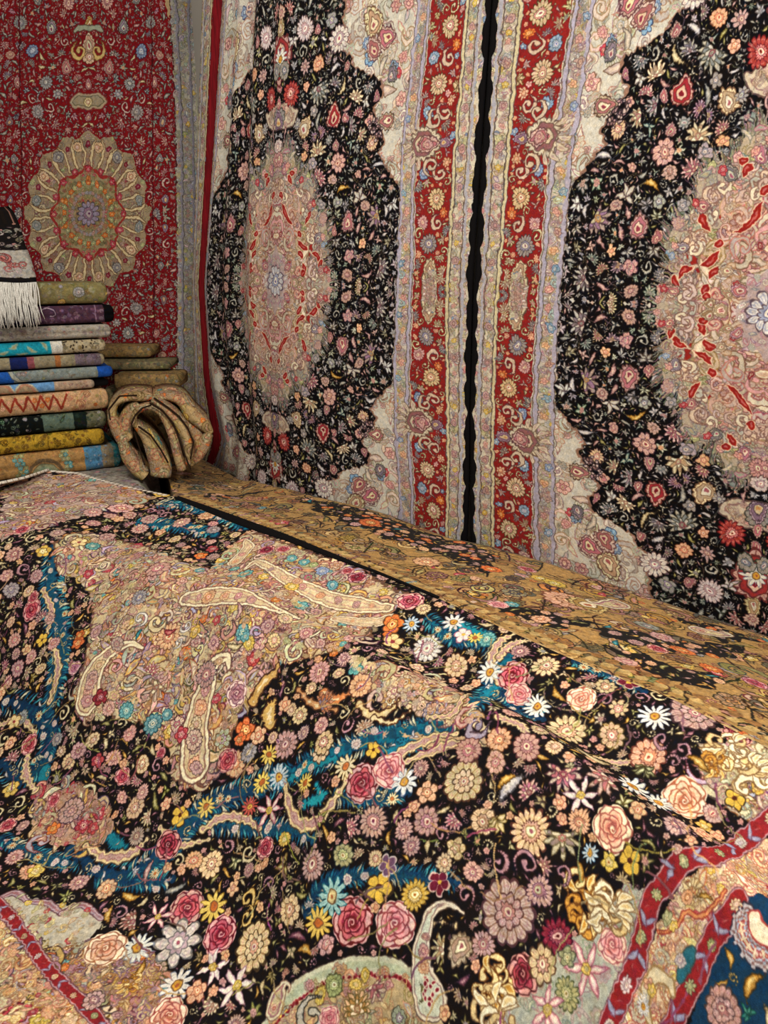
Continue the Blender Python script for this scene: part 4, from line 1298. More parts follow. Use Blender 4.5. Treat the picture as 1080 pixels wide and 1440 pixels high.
    # blossoms over everything, as they lie on the photographed rug
    traced(cv, pm, 'big cream 651 1099 29;rose red 508 1101 25;rose pink 547 1083 23;mum mauve 525 1155 21;ros pink 599 1155 20;ros cream 679 1155 21;mum cream 745 1168 29;blos cream 640 1192 15;ros green 483 1203 16;mum mauve 438 1216 20;ros cream 407 1279 19;'
           'big cream 356 1331 30;rose red 494 1296 30;rose pink 555 1299 29;pansy yellow 533 1249 21;mum yellow 583 1257 20;pansy dred 616 1242 16;pansy mauve 544 1218 14;daisy teal 466 1262 23;daisy yellow 447 1299 20;blos pink 459 1330 12;daisy blue 392 1092 18;daisy yellow 368 1101 14;'
           'daisy yellow 429 1101 13;daisy cream 484 1079 17;daisy white 568 1099 18;daisy red 351 1133 13;lily pink 377 1140 23;pansy yellow 525 1055 13;rose red 373 1192 15;ros yellow 400 1180 12;palm cream 647 1336 24 180;big mauve 714 1281 38;ros pink 658 1055 20;mum mauve 401 1047 20;ros cream 451 1055 18;'
           'ros peach 911 1064 26;rose peach 861 1166 29;lotus cream 791 1188 24 -60;leaf cream 836 1062 26 10;leaf white 719 1110 24 70;leaf gold 712 1100 16 60;pansy yellow 884 1210 18;blos yellow 854 1212 12;daisy blue 828 1201 12;mum dred 782 1316 22;rose dred 735 1370 22;rose pink 861 1329 21;lily pink 822 1362 32;'
           'mum green 798 1400 19;ros cream 761 1355 22;blos green 795 1347 12;lily pink 769 1421 27;rose peach 962 1125 30;pansy yellow 1035 1125 15;acan gold 820 1268 40;acan cream 855 1275 40;acan gold 691 1385 36;acan cream 695 1425 40;lotus pink 790 1095 24;lotus pink 842 1098 24;daisy white 890 1105 24;daisy white 925 1128 18;lily white 815 1118 24;mum peach 815 1155 16;'
           'rose red 721 951 22;rose pink 728 977 18;mum cream 767 936 20;pansy dred 885 958 16;rose peach 817 981 19;star cream 869 995 14;mum cream 795 1029 27;ros cream 861 1034 20;big mauve 976 1003 34;rose dred 1041 1025 20;daisy white 921 1007 21;acan cream 1025 1050 40;acan cream 1055 1085 40;acan gold 1005 1075 24;daisy white 754 995 19;leaf gold 790 975 16;'
           'daisy white 687 945 18;ros teal 684 899 14;rose red 576 845 18;blos orange 552 878 16;daisy blue 578 878 13;pansy cream 552 902 15;mum white 600 912 22;daisy white 637 875 16;pansy white 650 893 13;daisy yellow 667 897 10;ros cream 641 936 20;blos orange 344 1027 16;blos orange 336 1040 10;lotus orange 459 986 18 60;'
           'ros peach 507 964 19;ros pink 448 945 17;ros cream 455 1045 18;daisy yellow 378 1062 14;rose red 44 857 15;rose red 47 840 9;pansy yellow 59 899 10;rose red 41 1047 14;ros cream 96 1070 12;blos red 137 1070 10;rose red 172 1092 12;ros cream 189 1136 15;leaf olive 222 1125 16;rose dred 237 1188 19;pansy yellow 252 1147 14;'
           'leaf pink 211 1225 18;rose red 263 1277 23;daisy yellow 300 1275 21;rose red 309 1314 25;star white 250 1325 32;daisy white 193 1333 21;daisy white 248 1385 23;lily white 300 1360 23;lily pink 222 1290 20;lily white 333 1388 27;rose peach 148 1333 26;ros cream 296 1216 19;ros peach 272 1210 13;leaf gray 246 1247 18;'
           'rose salmon 237 1427 24;pais x 389 1405 24;leaf gold 189 1362 16;acan gold 180 1385 20;ros mauve 131 1407 14;curl gold 347 1265 16;curl gold 345 1290 14;leaf gold 320 1225 12;sprig olive 395 1220 18;curl mauve 620 1175 12;curl mauve 700 1215 16;curl mauve 740 1215 18;curl mauve 790 1228 14;curl mauve 655 1260 14;'
           'ros pink 20 900 12;ros pink 25 940 13;ros gray 15 830 12;ros mauve 70 870 10;ros pink 75 905 11;ros gray 30 1010 12;pansy cream 20 1015 11;ros cream 15 875 9;ros pink 10 960 10;blos yellow 15 1110 12;rose red 10 1160 12;ros peach 40 1225 14;blos yellow 50 1225 12;ros pink 20 1205 14;ros pink 110 1240 13;ros peach 150 1250 14;leaf gold 185 1255 15;'
           'ros mauve 110 1055 14;ros cream 130 1040 12;ros pink 160 1065 13;ros cream 200 1075 12;ros gray 80 1040 10;big mauve 100 1140 18;blos orange 75 1165 10;blos red 130 1165 9;rose red 75 1125 10;ros pink 200 1115 11;ros peach 330 1075 18;rose red 320 1070 15;ros gray 350 1060 14;daisy yellow 290 1135 14;rose red 225 1060 8;'
           'sprig cream 700 1160 16;leaf cream 620 1135 12;leaf cream 560 1150 12;sprig olive 455 1150 14;leaf gold 810 1225 14;sprig olive 905 1090 18;leaf gold 760 1060 14;curl mauve 850 985 12;curl mauve 900 980 12;curl mauve 930 1040 14;curl mauve 960 1055 14;ros pink 740 1050 20;ros peach 700 1040 18;blos yellow 990 1160 12;ros mauve 950 1160 20;'
           'ros pink 1000 1145 14;leaf gold 980 1075 18;ros peach 290 725 12;ros pink 170 715 14;ros pink 130 720 12;ros mauve 210 730 12;blos yellow 230 690 11;ros mauve 100 705 12;ros pink 60 720 12;ros pink 255 735 13;ros gray 300 745 10;ros mauve 150 755 11;rose red 30 745 10;blos yellow 60 775 10;ros pink 20 780 12;ros mauve 50 810 11;ros pink 10 810 9', size=1.13)
    # packed blossoms and leaves on whatever black is left
    light = np.zeros_like(cv.occ)
    for m in (med, wing, pink, up, right, grn, lgr, gold_l, out_l, cream_r, navy, pol):
        if m is not None:
            light |= m
    free = ~light
    vines(cv, free, 420, .11, 'a8905c', .0022)
    vines(cv, free, 240, .08, '7d4a58', .0028)
    near = [('ros', 'pink'), ('ros', 'cream'), ('mum', 'mauve'), ('sprig', 'cream'), ('sprig', 'olive'), ('leaf', 'cream'), ('leaf', 'gold'), ('leaf', 'olive'), ('curl', 'mauve'), ('curl', 'cream'), ('lotus', 'cream'), ('lotus', 'pink'), ('leaf', 'mauve'), ('blos', 'peach')]
    garden(cv, free & ~blue, 14000, (.021, .033), near, .58)
    garden(cv, free & ~blue, 36000, (.011, .019), near[3:], .5)
    garden(cv, blue, 1500, (.012, .02), [('daisy', 'cream'), ('sprig', 'white'), ('leaf', 'white'), ('curl', 'cream'), ('ros', 'white')], .8)
    garden(cv, free & ~blue, 40000, (.006, .010), [('leaf', 'cream'), ('leaf', 'mauve'), ('leaf', 'olive'), ('blos', 'pink'), ('curl', 'mauve'), ('leaf', 'gold')], .6)
    ed = [(float(q), -.010) for q, x in zip(ss, spx) if x < 236][::4]
    cv.stroke(ed, [.016, .016, .012], [(0, '8a7a6c'), (.003, 'd2c8b8')])
    return cv.handmade(.0022, .03, .0012, .008, .06)


# ------------------------------------------------------------------ the golden rug behind it
def golden_rug_design():
    q = GU.reshape(-1, 2)
    lo, hi = q.min(0), q.max(0)
    cv = Canvas(lo[0] - .01, hi[0] + .01, lo[1] - .01, hi[1] + .01, 620, 'a8834e')
    U, V = cv.uvgrid()
    pm = PixelMap(GG, GU)
    M = lambda pts: [pm(x, y)[:2] for x, y in pts]
    whole = np.ones((cv.H, cv.W), bool)
    gcol = ('a8834e', 'c09a5e', '946a48', 'c8ac74', 'b8883e', '8a7c50', 'a87c6a', '70654a', 'b89a80', '5f5a48')
    scrollwork(cv, whole, 1500, (.028, .07), gcol, ('2c1e12', '38241a', '241c14', '4a2c20'), ('peach', 'orange', 'pink', 'yellow', 'red', 'teal', 'gray'))
    scrollwork(cv, whole, 1600, (.012, .028), ('a8834e', 'c09a5e', 'b08858', 'c8ac74', '8a7048'), ('3f2c1c', '3a2418', '2c2018'), ('peach', 'orange', 'yellow'))
    vines(cv, whole, 420, .16, '221810', .0035)
    dark = []
    for pts in ([(300, 692), (380, 690), (330, 700), (290, 700)], [(420, 700), (500, 712), (560, 735), (620, 755), (660, 790), (600, 775), (540, 755), (470, 730)], [(580, 745), (660, 760), (700, 785), (690, 810), (640, 790)],
                [(690, 845), (760, 860), (840, 875), (800, 885), (720, 868)], [(820, 880), (920, 895), (1000, 905), (1060, 915), (1000, 925), (900, 910)], [(850, 905), (960, 940), (1040, 960), (1000, 968), (900, 945)],
                [(960, 870), (1040, 890), (1080, 905), (1000, 900)]):
        m = cv.poly(M(pts), '14100e', .035, len(pts))
        if m is not None:
            dark.append(m)
    dk = np.any(dark, axis=0)
    cv.occ[:] = False
    garden(cv, dk, 900, (.014, .03), [('leaf', 'gold'), ('ros', 'peach'), ('leaf', 'pink'), ('sprig', 'gold'), ('ros', 'mauve'), ('leaf', 'olive'), ('ros', 'orange')], .6)
    garden(cv, dk, 900, (.007, .012), [('leaf', 'gold'), ('leaf', 'pink'), ('leaf', 'olive')], .8)
    traced(cv, pm, 'big peach 800 845 40;ros orange 520 735 20;ros pink 640 770 18;rose red 740 800 14;palm gold 830 850 44;ros pink 930 895 24;ros peach 600 790 24;rose red 925 912 16;leaf teal 850 880 12;leaf teal 870 905 14;ros teal 720 850 12;rose pink 700 850 16;'
           'ros orange 1000 940 20;rose red 1060 960 20;ros pink 880 930 18;ros orange 960 915 20;leaf teal 1000 950 14;leaf teal 440 705 10;leaf teal 560 745 10;ros yellow 780 820 20;ros orange 690 800 18;ros peach 760 870 18;ros gray 910 880 20;pais x 860 850 40;pais x 1000 890 34')
    # plain striped edge along the front
    fr = PixelMap(GG, GU)
    for k, (o, c) in enumerate(((.0, 'b0925e'), (.012, 'c0a472'), (.03, 'a07c48'), (.04, 'b89a62'), (.055, '8a6238'))):
        P = [(GU[i, 41, 0], GU[i, 41, 1] + o * 2.6 - .01) for i in range(0, GN, 3)]
        cv.stroke(P, [.018 if k else .03] * len(P), [(0, c)])
    return cv.handmade(.003, .03, .0014, .009, .08)


# ------------------------------------------------------------------ the shop: floor, walls, the low platform under the rugs
M_FLOOR = plain('floor_wood', '6a5238', .6, 6., .25)
M_WALL = plain('wall_plaster', '9a948a', .9, 8., .06)
M_PLAT = plain('platform_board', '6e5c48', .7, 9., .2)
M_BLACK = plain('black_wool', '0c0a0b', .95, 40., .3)  # black edges and folds; also the strip painted for the ridge gap's shade
M_FRINGE = plain('white_cotton', 'd6d4cc', .9, 60., .12)
box_struct('floor', (-4.2, -1.2, -.1), (3.4, 5.6, 0.0), M_FLOOR)
box_struct('wall_back', (-4.2, 5.05, 0.0), (.2, 5.2, 3.5), M_WALL)
s0 = float(right_plan.s[np.nonzero(right_plan.p[:, 1] < 4.72)[0][0]])
wp = [(-.86, 5.06)] + [right_plan.at(q, -.05) for q in np.linspace(s0, right_plan.s[-1], 39)]
wq = [(-.70, 5.06)] + [right_plan.at(q, -.17) for q in np.linspace(s0, right_plan.s[-1], 39)]
wv = [(float(x), float(y), z) for z in (0.0, 3.5) for x, y in wp + wq]
wf = []
for i in range(39):
    a0, a1, b0, b1 = i, i + 1, 40 + i, 40 + i + 1
    wf += [(a0, a1, a1 + 80, a0 + 80), (b1, b0, b0 + 80, b1 + 80), (a0 + 80, a1 + 80, b1 + 80, b0 + 80), (a1, a0, b0, b1)]
wf += [(0, 80, 120, 40), (39, 79, 159, 119)]
mesh_obj('wall_right', wv, wf, M_WALL, smooth=False)['kind'] = 'structure'
# a low platform carries the rugs: its top follows the golden rug on the right and is level on the left
PZ = EYE + 4.05 * ray(165, 669)[2] - .010
top = GG[:, ::4].copy()
top[..., 2] -= .026
n_, m_ = top.shape[:2]
low = top.copy()
low[..., 2] = 0
idx = np.arange(n_ * m_).reshape(n_, m_)
qd = np.stack([idx[:-1, :-1], idx[1:, :-1], idx[1:, 1:], idx[:-1, 1:]], -1).reshape(-1, 4)
ring = np.r_[idx[:, 0], idx[-1, 1:], idx[-2::-1, -1], idx[0, -2:0:-1]]
nx = np.roll(ring, -1)
pf = [tuple(q) for q in np.concatenate([qd, qd[:, ::-1] + n_ * m_, np.stack([nx, ring, ring + n_ * m_, nx + n_ * m_], -1)])]
pv = [tuple(v) for v in np.concatenate([top.reshape(-1, 3), low.reshape(-1, 3)])]
lp = [(-3.6, 5.04), (-3.6, 3.62), (-1.8, 3.60), (-1.32, 3.56), (-1.235, 3.78), (-1.39, 4.30), (-1.50, 4.66), (-1.18, 5.04)]
b0, n = len(pv), len(lp)
pv += [(x, y, 0.0) for x, y in lp] + [(x, y, PZ) for x, y in lp]
pf += [tuple(b0 + n + i for i in range(n - 1, -1, -1)), tuple(b0 + i for i in range(n))] + [(b0 + i, b0 + (i + 1) % n, b0 + (i + 1) % n + n, b0 + i + n) for i in range(n)]
mesh_obj('floor_platform', pv, pf, M_PLAT, smooth=False)['kind'] = 'structure'

# ------------------------------------------------------------------ big rugs
cv_black = black_rug_design()
M_BLACKRUG = rug_material('black_medallion_pile', cv_black)
cv_red = red_rug_design()
M_REDRUG = rug_material('red_medallion_pile', cv_red)
cv_gold = golden_rug_design()
M_GOLD = rug_material('golden_pile', cv_gold, .85, .05)
cv_front = front_rug_design()
M_FRONT = rug_material('floral_silk_pile', cv_front, .8, .0, .1)
del cv_black.occ, cv_front.occ

WALLRUGS = 'medallion rugs hung on the walls'
r1 = empty('hanging_rug', (-1.6, 4.9, 1.9), 'red hanging rug with a tan star medallion, on the far wall behind the folded rugs', 'rug', WALLRUGS)
mesh = sheet('pile', G1, to_uv(UV1, cv_red), M_REDRUG, r1)
r2 = empty('hanging_rug', (-.3, 3.9, 1.9), 'black hanging rug with a whole narrow pink medallion, left of the black seam', 'rug', WALLRUGS)
sheet('pile', G2, to_uv(UV2, cv_black), M_BLACKRUG, r2)
r3o = empty('hanging_rug', (1.0, 2.9, 1.9), 'black hanging rug with a large cut-off medallion, right of the black seam', 'rug', WALLRUGS)
sheet('pile', G3, to_uv(UV3, cv_black), M_BLACKRUG, r3o)


def wavy(k, amp):
    return amp * (.5 * abs(math.sin(k * 19)) ** 1.3 + .25 * abs(math.sin(k * 47 + 1)) + .3 * abs(math.sin(k * 7.3 + .5)) + .08 * rng.uniform())


def side_selvedge(G, UV, right, parent):
    """The black overcast edge of a hanging rug, wavering in width."""
    col = -1 if right else 0
    v = UV[col, :, 1]
    E = G[col]
    inn = G[-9 if right else 8]
    d = inn - E
    d = d / np.linalg.norm(d, axis=1, keepdims=True)
    zz = np.linspace(0, len(v) - 1, 420)
    zi = np.arange(len(v))
    Ei = np.stack([np.interp(zz, zi, E[:, k]) for k in range(3)], 1)
    Di = np.stack([np.interp(zz, zi, d[:, k]) for k in range(3)], 1)
    vv = np.interp(zz, zi, v)
    N = np.cross(Di, np.array([0, 0, 1.0]))
    N *= np.sign((CAM - Ei) @ N.mean(0))[:, None]
    W = np.array([.005 + wavy(q, .024) for q in vv])
    g = np.stack([Ei + N * .002, Ei + Di * W[:, None] * .5 + N * .005, Ei + Di * W[:, None] + N * .003], 0)
    sheet('selvedge_or_gap_shade', g, np.zeros(g.shape[:2] + (2,)), M_BLACK, parent, .004)


ie = [i for i, u in enumerate(us2) if -.985 <= u <= -.835]
eg = G2[ie].copy()
nrm = np.cross(np.gradient(eg, axis=0), np.gradient(eg, axis=1))
nrm /= np.linalg.norm(nrm, axis=2, keepdims=True)
nrm *= np.sign(((CAM - eg) * nrm).sum(-1, keepdims=True))
eo = sheet('edge_band', eg + nrm * .004, np.zeros(eg.shape[:2] + (2,)), plain('red_wool', '7a141c', .92, 30., .18), r2, .003)
eo['label'] = 'plain red edge band'
side_selvedge(G2, UV2, True, r2)
side_selvedge(G3, UV3, False, r3o)

sheet_g = sheet('golden_rug', GG, to_uv(GU, cv_gold), M_GOLD, None, .012)
tag(sheet_g, 'golden brown floral rug lying flat at the foot of the black hanging rugs', 'rug')

rf = empty('floral_rug', (0, 2.3, .6), 'multicoloured floral rug with blue scrolls draped over the pile in front', 'rug')
sheet('pile', FG, to_uv(FU, cv_front), M_FRONT, rf, .012)
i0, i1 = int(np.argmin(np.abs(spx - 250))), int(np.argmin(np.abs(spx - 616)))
gap_strip = []
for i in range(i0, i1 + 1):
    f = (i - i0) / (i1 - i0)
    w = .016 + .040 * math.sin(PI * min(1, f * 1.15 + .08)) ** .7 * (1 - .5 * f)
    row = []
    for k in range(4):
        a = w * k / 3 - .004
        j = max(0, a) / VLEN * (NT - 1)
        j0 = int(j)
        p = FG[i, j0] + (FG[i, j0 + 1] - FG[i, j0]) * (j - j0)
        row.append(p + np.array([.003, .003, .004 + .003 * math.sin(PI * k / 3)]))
    gap_strip.append(row)
gap_strip = np.array(gap_strip)
sheet('selvedge_or_gap_shade', gap_strip, np.zeros(gap_strip.shape[:2] + (2,)), M_BLACK, rf, .005)  # black strip on the ridge, standing in for the shadowed gap behind it


# ------------------------------------------------------------------ folded rugs in stacks
def zrow(px, py, d):
    return EYE + d * ray(px, py)[2]


def folded_rug(name, P, e, back, length, depth, h, mat, cv, bulge=.5, lobes=1, parent=None, taper=.03, sag=0.0):
    """A rug folded to a flat packet: rounded fold at the front, P = lower front right corner."""
    prof = []
    r = min(h * bulge * .62, .03)
    for t in np.linspace(0, 1, 4)[:-1]:
        prof.append((depth * (1 - t), 0.0))
    m = 15
    for k in range(m + 1):
        a = -PI / 2 + PI * k / m
        y = r - r * math.cos(a)
        z = h / 2 + h / 2 * math.sin(a)
        if lobes == 2:
            y += r * .35 * math.exp(-((z - h * .42) / (h * .10)) ** 2)
        prof.append((y, z))
    for t in np.linspace(0, 1, 6)[1:]:
        prof.append((depth * t, h - .003 * (1 + math.sin(t * 9))))
    prof = np.array(prof)
    pl = np.r_[0, np.cumsum(np.hypot(*np.diff(prof, axis=0).T))]
    nu = 46
    us = np.r_[np.linspace(0, taper, 7)[:-1], np.linspace(taper, length, nu)]
    G = np.zeros((len(us), len(prof), 3))
    UV = np.zeros((len(us), len(prof), 2))
    e3, b3 = np.array([e[0], e[1], 0]), np.array([back[0], back[1], 0])
    for i, u in enumerate(us):
        s = 1.0 if u >= taper else (.55 + .45 * math.sqrt(max(0, 1 - (1 - u / taper) ** 2)))
        wob = .004 * math.sin(u * 17 + P[2] * 40) + .003 * math.sin(u * 41 + P[2] * 90)
        for k, (y, z) in enumerate(prof):
            zz = h / 2 + (z - h / 2) * s
            G[i, k] = np.array(P) + e3 * u + b3 * (y + (1 - s) * .02 + wob) + np.array([0, 0, zz + sag * math.sin(u * 5) * z / h])
        UV[i, :, 0] = u
        UV[i, :, 1] = pl - pl[3]
    UV[..., 0] = (UV[..., 0] - cv.u0) / (cv.u1 - cv.u0)
    UV[..., 1] = (UV[..., 1] - cv.v0) / (cv.v1 - cv.v0)
    nI, nJ = len(us), len(prof)
    idx = np.arange(nI * nJ).reshape(nI, nJ)
    F = [tuple(q) for q in np.stack([idx[:-1, :-1], idx[1:, :-1], idx[1:, 1:], idx[:-1, 1:]], -1).reshape(-1, 4)]
    F += [tuple(idx[0]), tuple(idx[-1, ::-1])]
    F += [(idx[i, -1], idx[i + 1, -1], idx[i + 1, 0], idx[i, 0]) for i in range(nI - 1)]
    return mesh_obj(name, G.reshape(-1, 3), F, mat, UV.reshape(-1, 2), parent)


def stack_canvas(base):
    return Canvas(0, 1.0, -.06, .30, 560, base)


EL, EB = np.array([-.876, -.482]), np.array([-.482, .876])
PXM = 298.0
# name of look, right end px, top row, bottom row, label
STACK = [
    ('bottom', 172, 630, 669, 'orange tan folded rug with teal and blue bands, lowest of the stack'),
    ('gold', 148, 604, 633, 'mustard gold folded rug with black scrolls, second from the bottom of the stack'),
    ('green', 150, 577, 606, 'black and grey green folded rug, lying under the salmon folded rug'),
    ('salmon', 153, 545, 579, 'salmon and cream folded rug with a red zigzag row in the stack'),
    ('sky', 133, 530, 549, 'light blue and pinkish folded rug with a dark end, lying on the salmon folded rug'),
    ('royal', 159, 512, 534, 'grey blue folded rug with a bright royal blue end, halfway up the stack'),
    ('mixed', 147, 493, 516, 'tan folded rug with a navy square and a purplish end, under the turquoise one'),
    ('turquoise', 149, 473, 496, 'folded rug with turquoise at the left and black beige flowers at the right'),
    ('greige', 156, 452, 477, 'greyish beige folded rug with two fold layers, lying under the purple rug'),
    ('purple', 161, 425, 456, 'dark purple folded rug with a black end, below the olive rug'),
    ('olive', 151, 394, 428, 'olive green folded rug on top of the stack, against the red hanging rug'),
]


def u_at(end, px):
    return (end - px) / PXM


def stack_design(kind, end):
    U0 = lambda px: u_at(end, px)
    if kind == 'bottom':
        cv = stack_canvas('a8804e')
        U, V = cv.uvgrid()
        allm = np.ones_like(cv.occ)
        scrollwork(cv, allm, 420, (.006, .013), ('a8804e', 'b08858', '9a7850'), ('7a5a38', '8a5a3c'), ('orange', 'peach'))
        for a, b, c in ((-1, 12, '2a6a70'), (12, 30, '8a7a60'), (30, 56, '4f7fa0')):
            m = (U >= a / PXM) & (U < b / PXM)
            cv.a[m] = C3(c)
            scrollwork(cv, m, 70, (.006, .013), (c, c), ('2a4a58', '6a8a98', '8a6a50'), ('blue',))
        for px, c in ((92, '3f7a5a'), (86, '4a8a8a'), (20, '3f8a80'), (28, '6a8a60')):
            for k in range(9):
                draw(cv, U0(px) + .012 * math.sin(k * 1.3), -.02 + k * .022, .013, 'blos', pick(('teal', 'green')))
        for k in range(46):
            a = PI * k / 45
            cv.line([(U0(58) + .078 * math.cos(a), .0 + .088 * math.sin(a)), (U0(58) + .09 * math.cos(a), .0 + .104 * math.sin(a))], .0025, '5a4a38')
        cv.stroke([(U0(58) - .04, .0), (U0(58), .02), (U0(58) + .04, .0)], [.04, .06, .04], [(0, '6a5a40'), (.004, '8a8a6a'), (.02, '7d8a70')])
    elif kind == 'gold':
        cv = stack_canvas('b08c2e')
        allm = np.ones_like(cv.occ)
        scrollwork(cv, allm, 620, (.008, .02), ('b08c2e', 'c09a3a', '9a7a24'), ('1a140c', '201810', '2a1c0e'))
        cv.line([(U0(65), -.06), (U0(65), .3)], .002, '2a1c0e')
    elif kind == 'green':
        cv = stack_canvas('4f5a4c')
        U, V = cv.uvgrid()
        for a, b, c in ((-5, 30, '6a6850'), (30, 48, '15201a'), (48, 92, '5a6a5c'), (92, 400, '0e1210')):
            m = (U >= a / PXM) & (U < b / PXM)
            cv.a[m] = C3(c)
            dk = c in ('15201a', '0e1210')
            scrollwork(cv, m, 260 if b > 300 else 60, (.008, .018), ('6a7468', '7a8078') if dk and b > 300 else (c, c), ('0c100e', '1a201a', '30382e'), ('gray',))
    elif kind == 'salmon':
        cv = stack_canvas('c09a72')
        U, V = cv.uvgrid()
        m = U > .12
        scrollwork(cv, m, 170, (.008, .018), ('c09a72', 'cc9878', 'c8a888'), ('a06848', '9a5a40'), ('peach',))
        m = U < .2
        scrollwork(cv, m, 140, (.007, .014), ('b8a074', 'c0a880'), ('8a6a40', '7a6a48'), ('orange', 'pink'))
        zz = [(U0(92) + k * .030, .035 if k % 2 else .105) for k in range(26)]
        for k in range(25):
            cv.stroke([zz[k], ((zz[k][0] + zz[k + 1][0]) / 2, .07), zz[k + 1]], [.005, .006, .005], [(0, '8a3424')])
            draw(cv, zz[k][0], .085 if k % 2 else .055, .013, 'blos', pick(('peach', 'orange')))
        for px, v in ((120, .10), (112, .05)):
            cv.curl(U0(px), v, .026, 0, 1, ('7a3424', 'c0a074'), .22)
    elif kind == 'sky':
        cv = stack_canvas('7a9ab8')
        U, V = cv.uvgrid()
        m = U < U0(75)
        cv.a[m] = C3('a8907a')
        scrollwork(cv, m, 90, (.006, .012), ('a8907a', 'b89a80', 'b0a090'), ('7a4a38', '6a4a40'), ('peach', 'red'))
        cv.a[U < .012] = C3('8a7c6c')
        lf = U >= U0(75)
        cv.a[lf] = C3('6490bc')
        for px in (35, 5, -20):
            cv.stroke([(U0(px) - .05, -.02), (U0(px), .03), (U0(px) + .05, -.02)], [.02, .035, .02], [(0, 'b0a890'), (.008, 'a87860'), (.02, '9a8468')])
    elif kind == 'royal':
        cv = stack_canvas('7d8580')
        U, V = cv.uvgrid()
        scrollwork(cv, np.ones_like(cv.occ), 300, (.007, .015), ('7d8580', '8a8a7a', '75848c', '8a8070'), ('5a6468', '6a6050'), ('peach', 'green', 'gray'))
        cv.a[U < U0(136)] = C3('1c4a9a')
        lf = U > U0(18)
        cv.a[lf] = C3('1f4f9c')
        cv.stroke([(U0(12), .10), (U0(20), .03), (U0(36), .0)], [.012, .012, .012], [(0, '4a5058'), (.003, 'a0a090')])
        for px in (26, 32):
            draw(cv, U0(px), .05, .014, 'ros', 'gray')
    elif kind == 'mixed':
        cv = stack_canvas('8a8068')
        U, V = cv.uvgrid()
        scrollwork(cv, np.ones_like(cv.occ), 320, (.006, .014), ('8a8068', '94886c', '8a8470', '9a8a68'), ('5a5040', '6a5038'), ('peach', 'green'))
        m = (U < U0(105)) & (U > U0(141))
        cv.a[m] = C3('6f6068')
        scrollwork(cv, m, 60, (.008, .016), ('8a7a80', '7a6a70'), ('2a1c24', '3a2a30'))
        for a, b, c in ((15, 38, '1c2452'), (38, 47, '8a4a50'), (76, 84, '9a6238')):
            m = (U < U0(a)) & (U >= U0(b))
            cv.a[m] = C3(c)
    elif kind == 'turquoise':
        cv = stack_canvas('1f98b0')
        U, V = cv.uvgrid()
        for px, v in ((45, .04), (20, .06), (5, .03), (60, .05), (30, .02)):
            cv.leaf(U0(px), v, .03, rng.uniform(0, 6), .3, .4, ('6a9a98', '8ab8a8', 'a8a078'))
        m = U < U0(85)
        cv.a[m] = C3('a89a7c')
        scrollwork(cv, m, 80, (.008, .016), ('a89a7c', 'b0a080'), ('1c1612', '2a221a'))
        for px, v in ((100, .04), (92, .06), (118, .03), (130, .06), (108, .07)):
            cv.dots(U0(px), v, .014, 5, ('17120f', '2a2018'))
        m = (U < U0(70)) & (U > U0(86))
        cv.a[m] = C3('c8c4b8')
        for px in (87, 90):
            cv.line([(U0(px), -.05), (U0(px), .2)], .002, '6a6454')
    elif kind == 'greige':
        cv = stack_canvas('989084')
        scrollwork(cv, np.ones_like(cv.occ), 640, (.006, .013), ('989084', 'a09688', '948a8a', 'a89c8a'), ('6a605a', '5a525a', '70665a'), ('mauve', 'gray'))
    elif kind == 'purple':
        cv = stack_canvas('4a3040')
        U, V = cv.uvgrid()
        scrollwork(cv, np.ones_like(cv.occ), 560, (.006, .014), ('4a3040', '5a4050', '644a5c'), ('7d6478', '86707c', '2a1824'))
        cv.a[U < U0(146)] = C3('08070a')
        cv.curl(U0(70), .06, .05, 0, 1, ('1a1024', 'a08a98'), .14, .7)
        m = (U > U0(52))
        cv.a[m] = C3('1f1830')
        scrollwork(cv, m, 60, (.008, .016), ('3a2c48', '54405c'), ('8a7888', '1a1024'))
        cv.line([(U0(134), -.05), (U0(134), .2)], .003, '8a7084')
    else:
        cv = stack_canvas('7a7048')
        U, V = cv.uvgrid()
        scrollwork(cv, np.ones_like(cv.occ), 520, (.008, .02), ('7a7048', '847a54', '8a7a50', '7d7a60'), ('54482c', '5f5a48', '8a8468'), ('yellow', 'green', 'gray'))
        draw(cv, U0(110), .07, .03, 'ros', 'gray')
        draw(cv, U0(85), .02, .022, 'ros', 'yellow')
    return cv.handmade(.0016, .02, .0008, .006, .07)


DST = 4.08
last = None
for kind, end, top, bot, label in STACK:
    zt, zb = zrow(150, top, DST), last if last is not None else 0
    last = zt
    if kind == 'bottom':
        zb = PZ + .007
    r = ray(end, (top + bot) / 2)
    # right end on the stack's front line
    A = np.array([-1.425, 4.085])
    t = (A[0] * r[1] - A[1] * r[0]) / -(EL[0] * r[1] - EL[1] * r[0])
    c = A + EL * t
    cv = stack_design(kind, end)
    h = zt - zb - .008
    root = folded_rug('folded_rug', (c[0], c[1], zb + .002), EL, EB, 1.05 if kind != 'olive' else .9, .46, h, rug_material('folded_' + kind, cv), cv, .5, 2 if kind in ('greige', 'purple', 'bottom') else 1)
    tag(root, label, 'rug', 'folded rugs in the left stack')
    if kind == 'sky':                                     # the dark inner fold that sticks out at the end
        cvd = stack_canvas('120e14')
        p = c - EL * .075 + EB * .03
        o = folded_rug('inner_fold', np.array((p[0], p[1], zb + .005)), EL, EB, .072, .3, h * .8, M_BLACK, cvd, .5)
        o.parent = root
        o['label'] = 'dark inner fold'

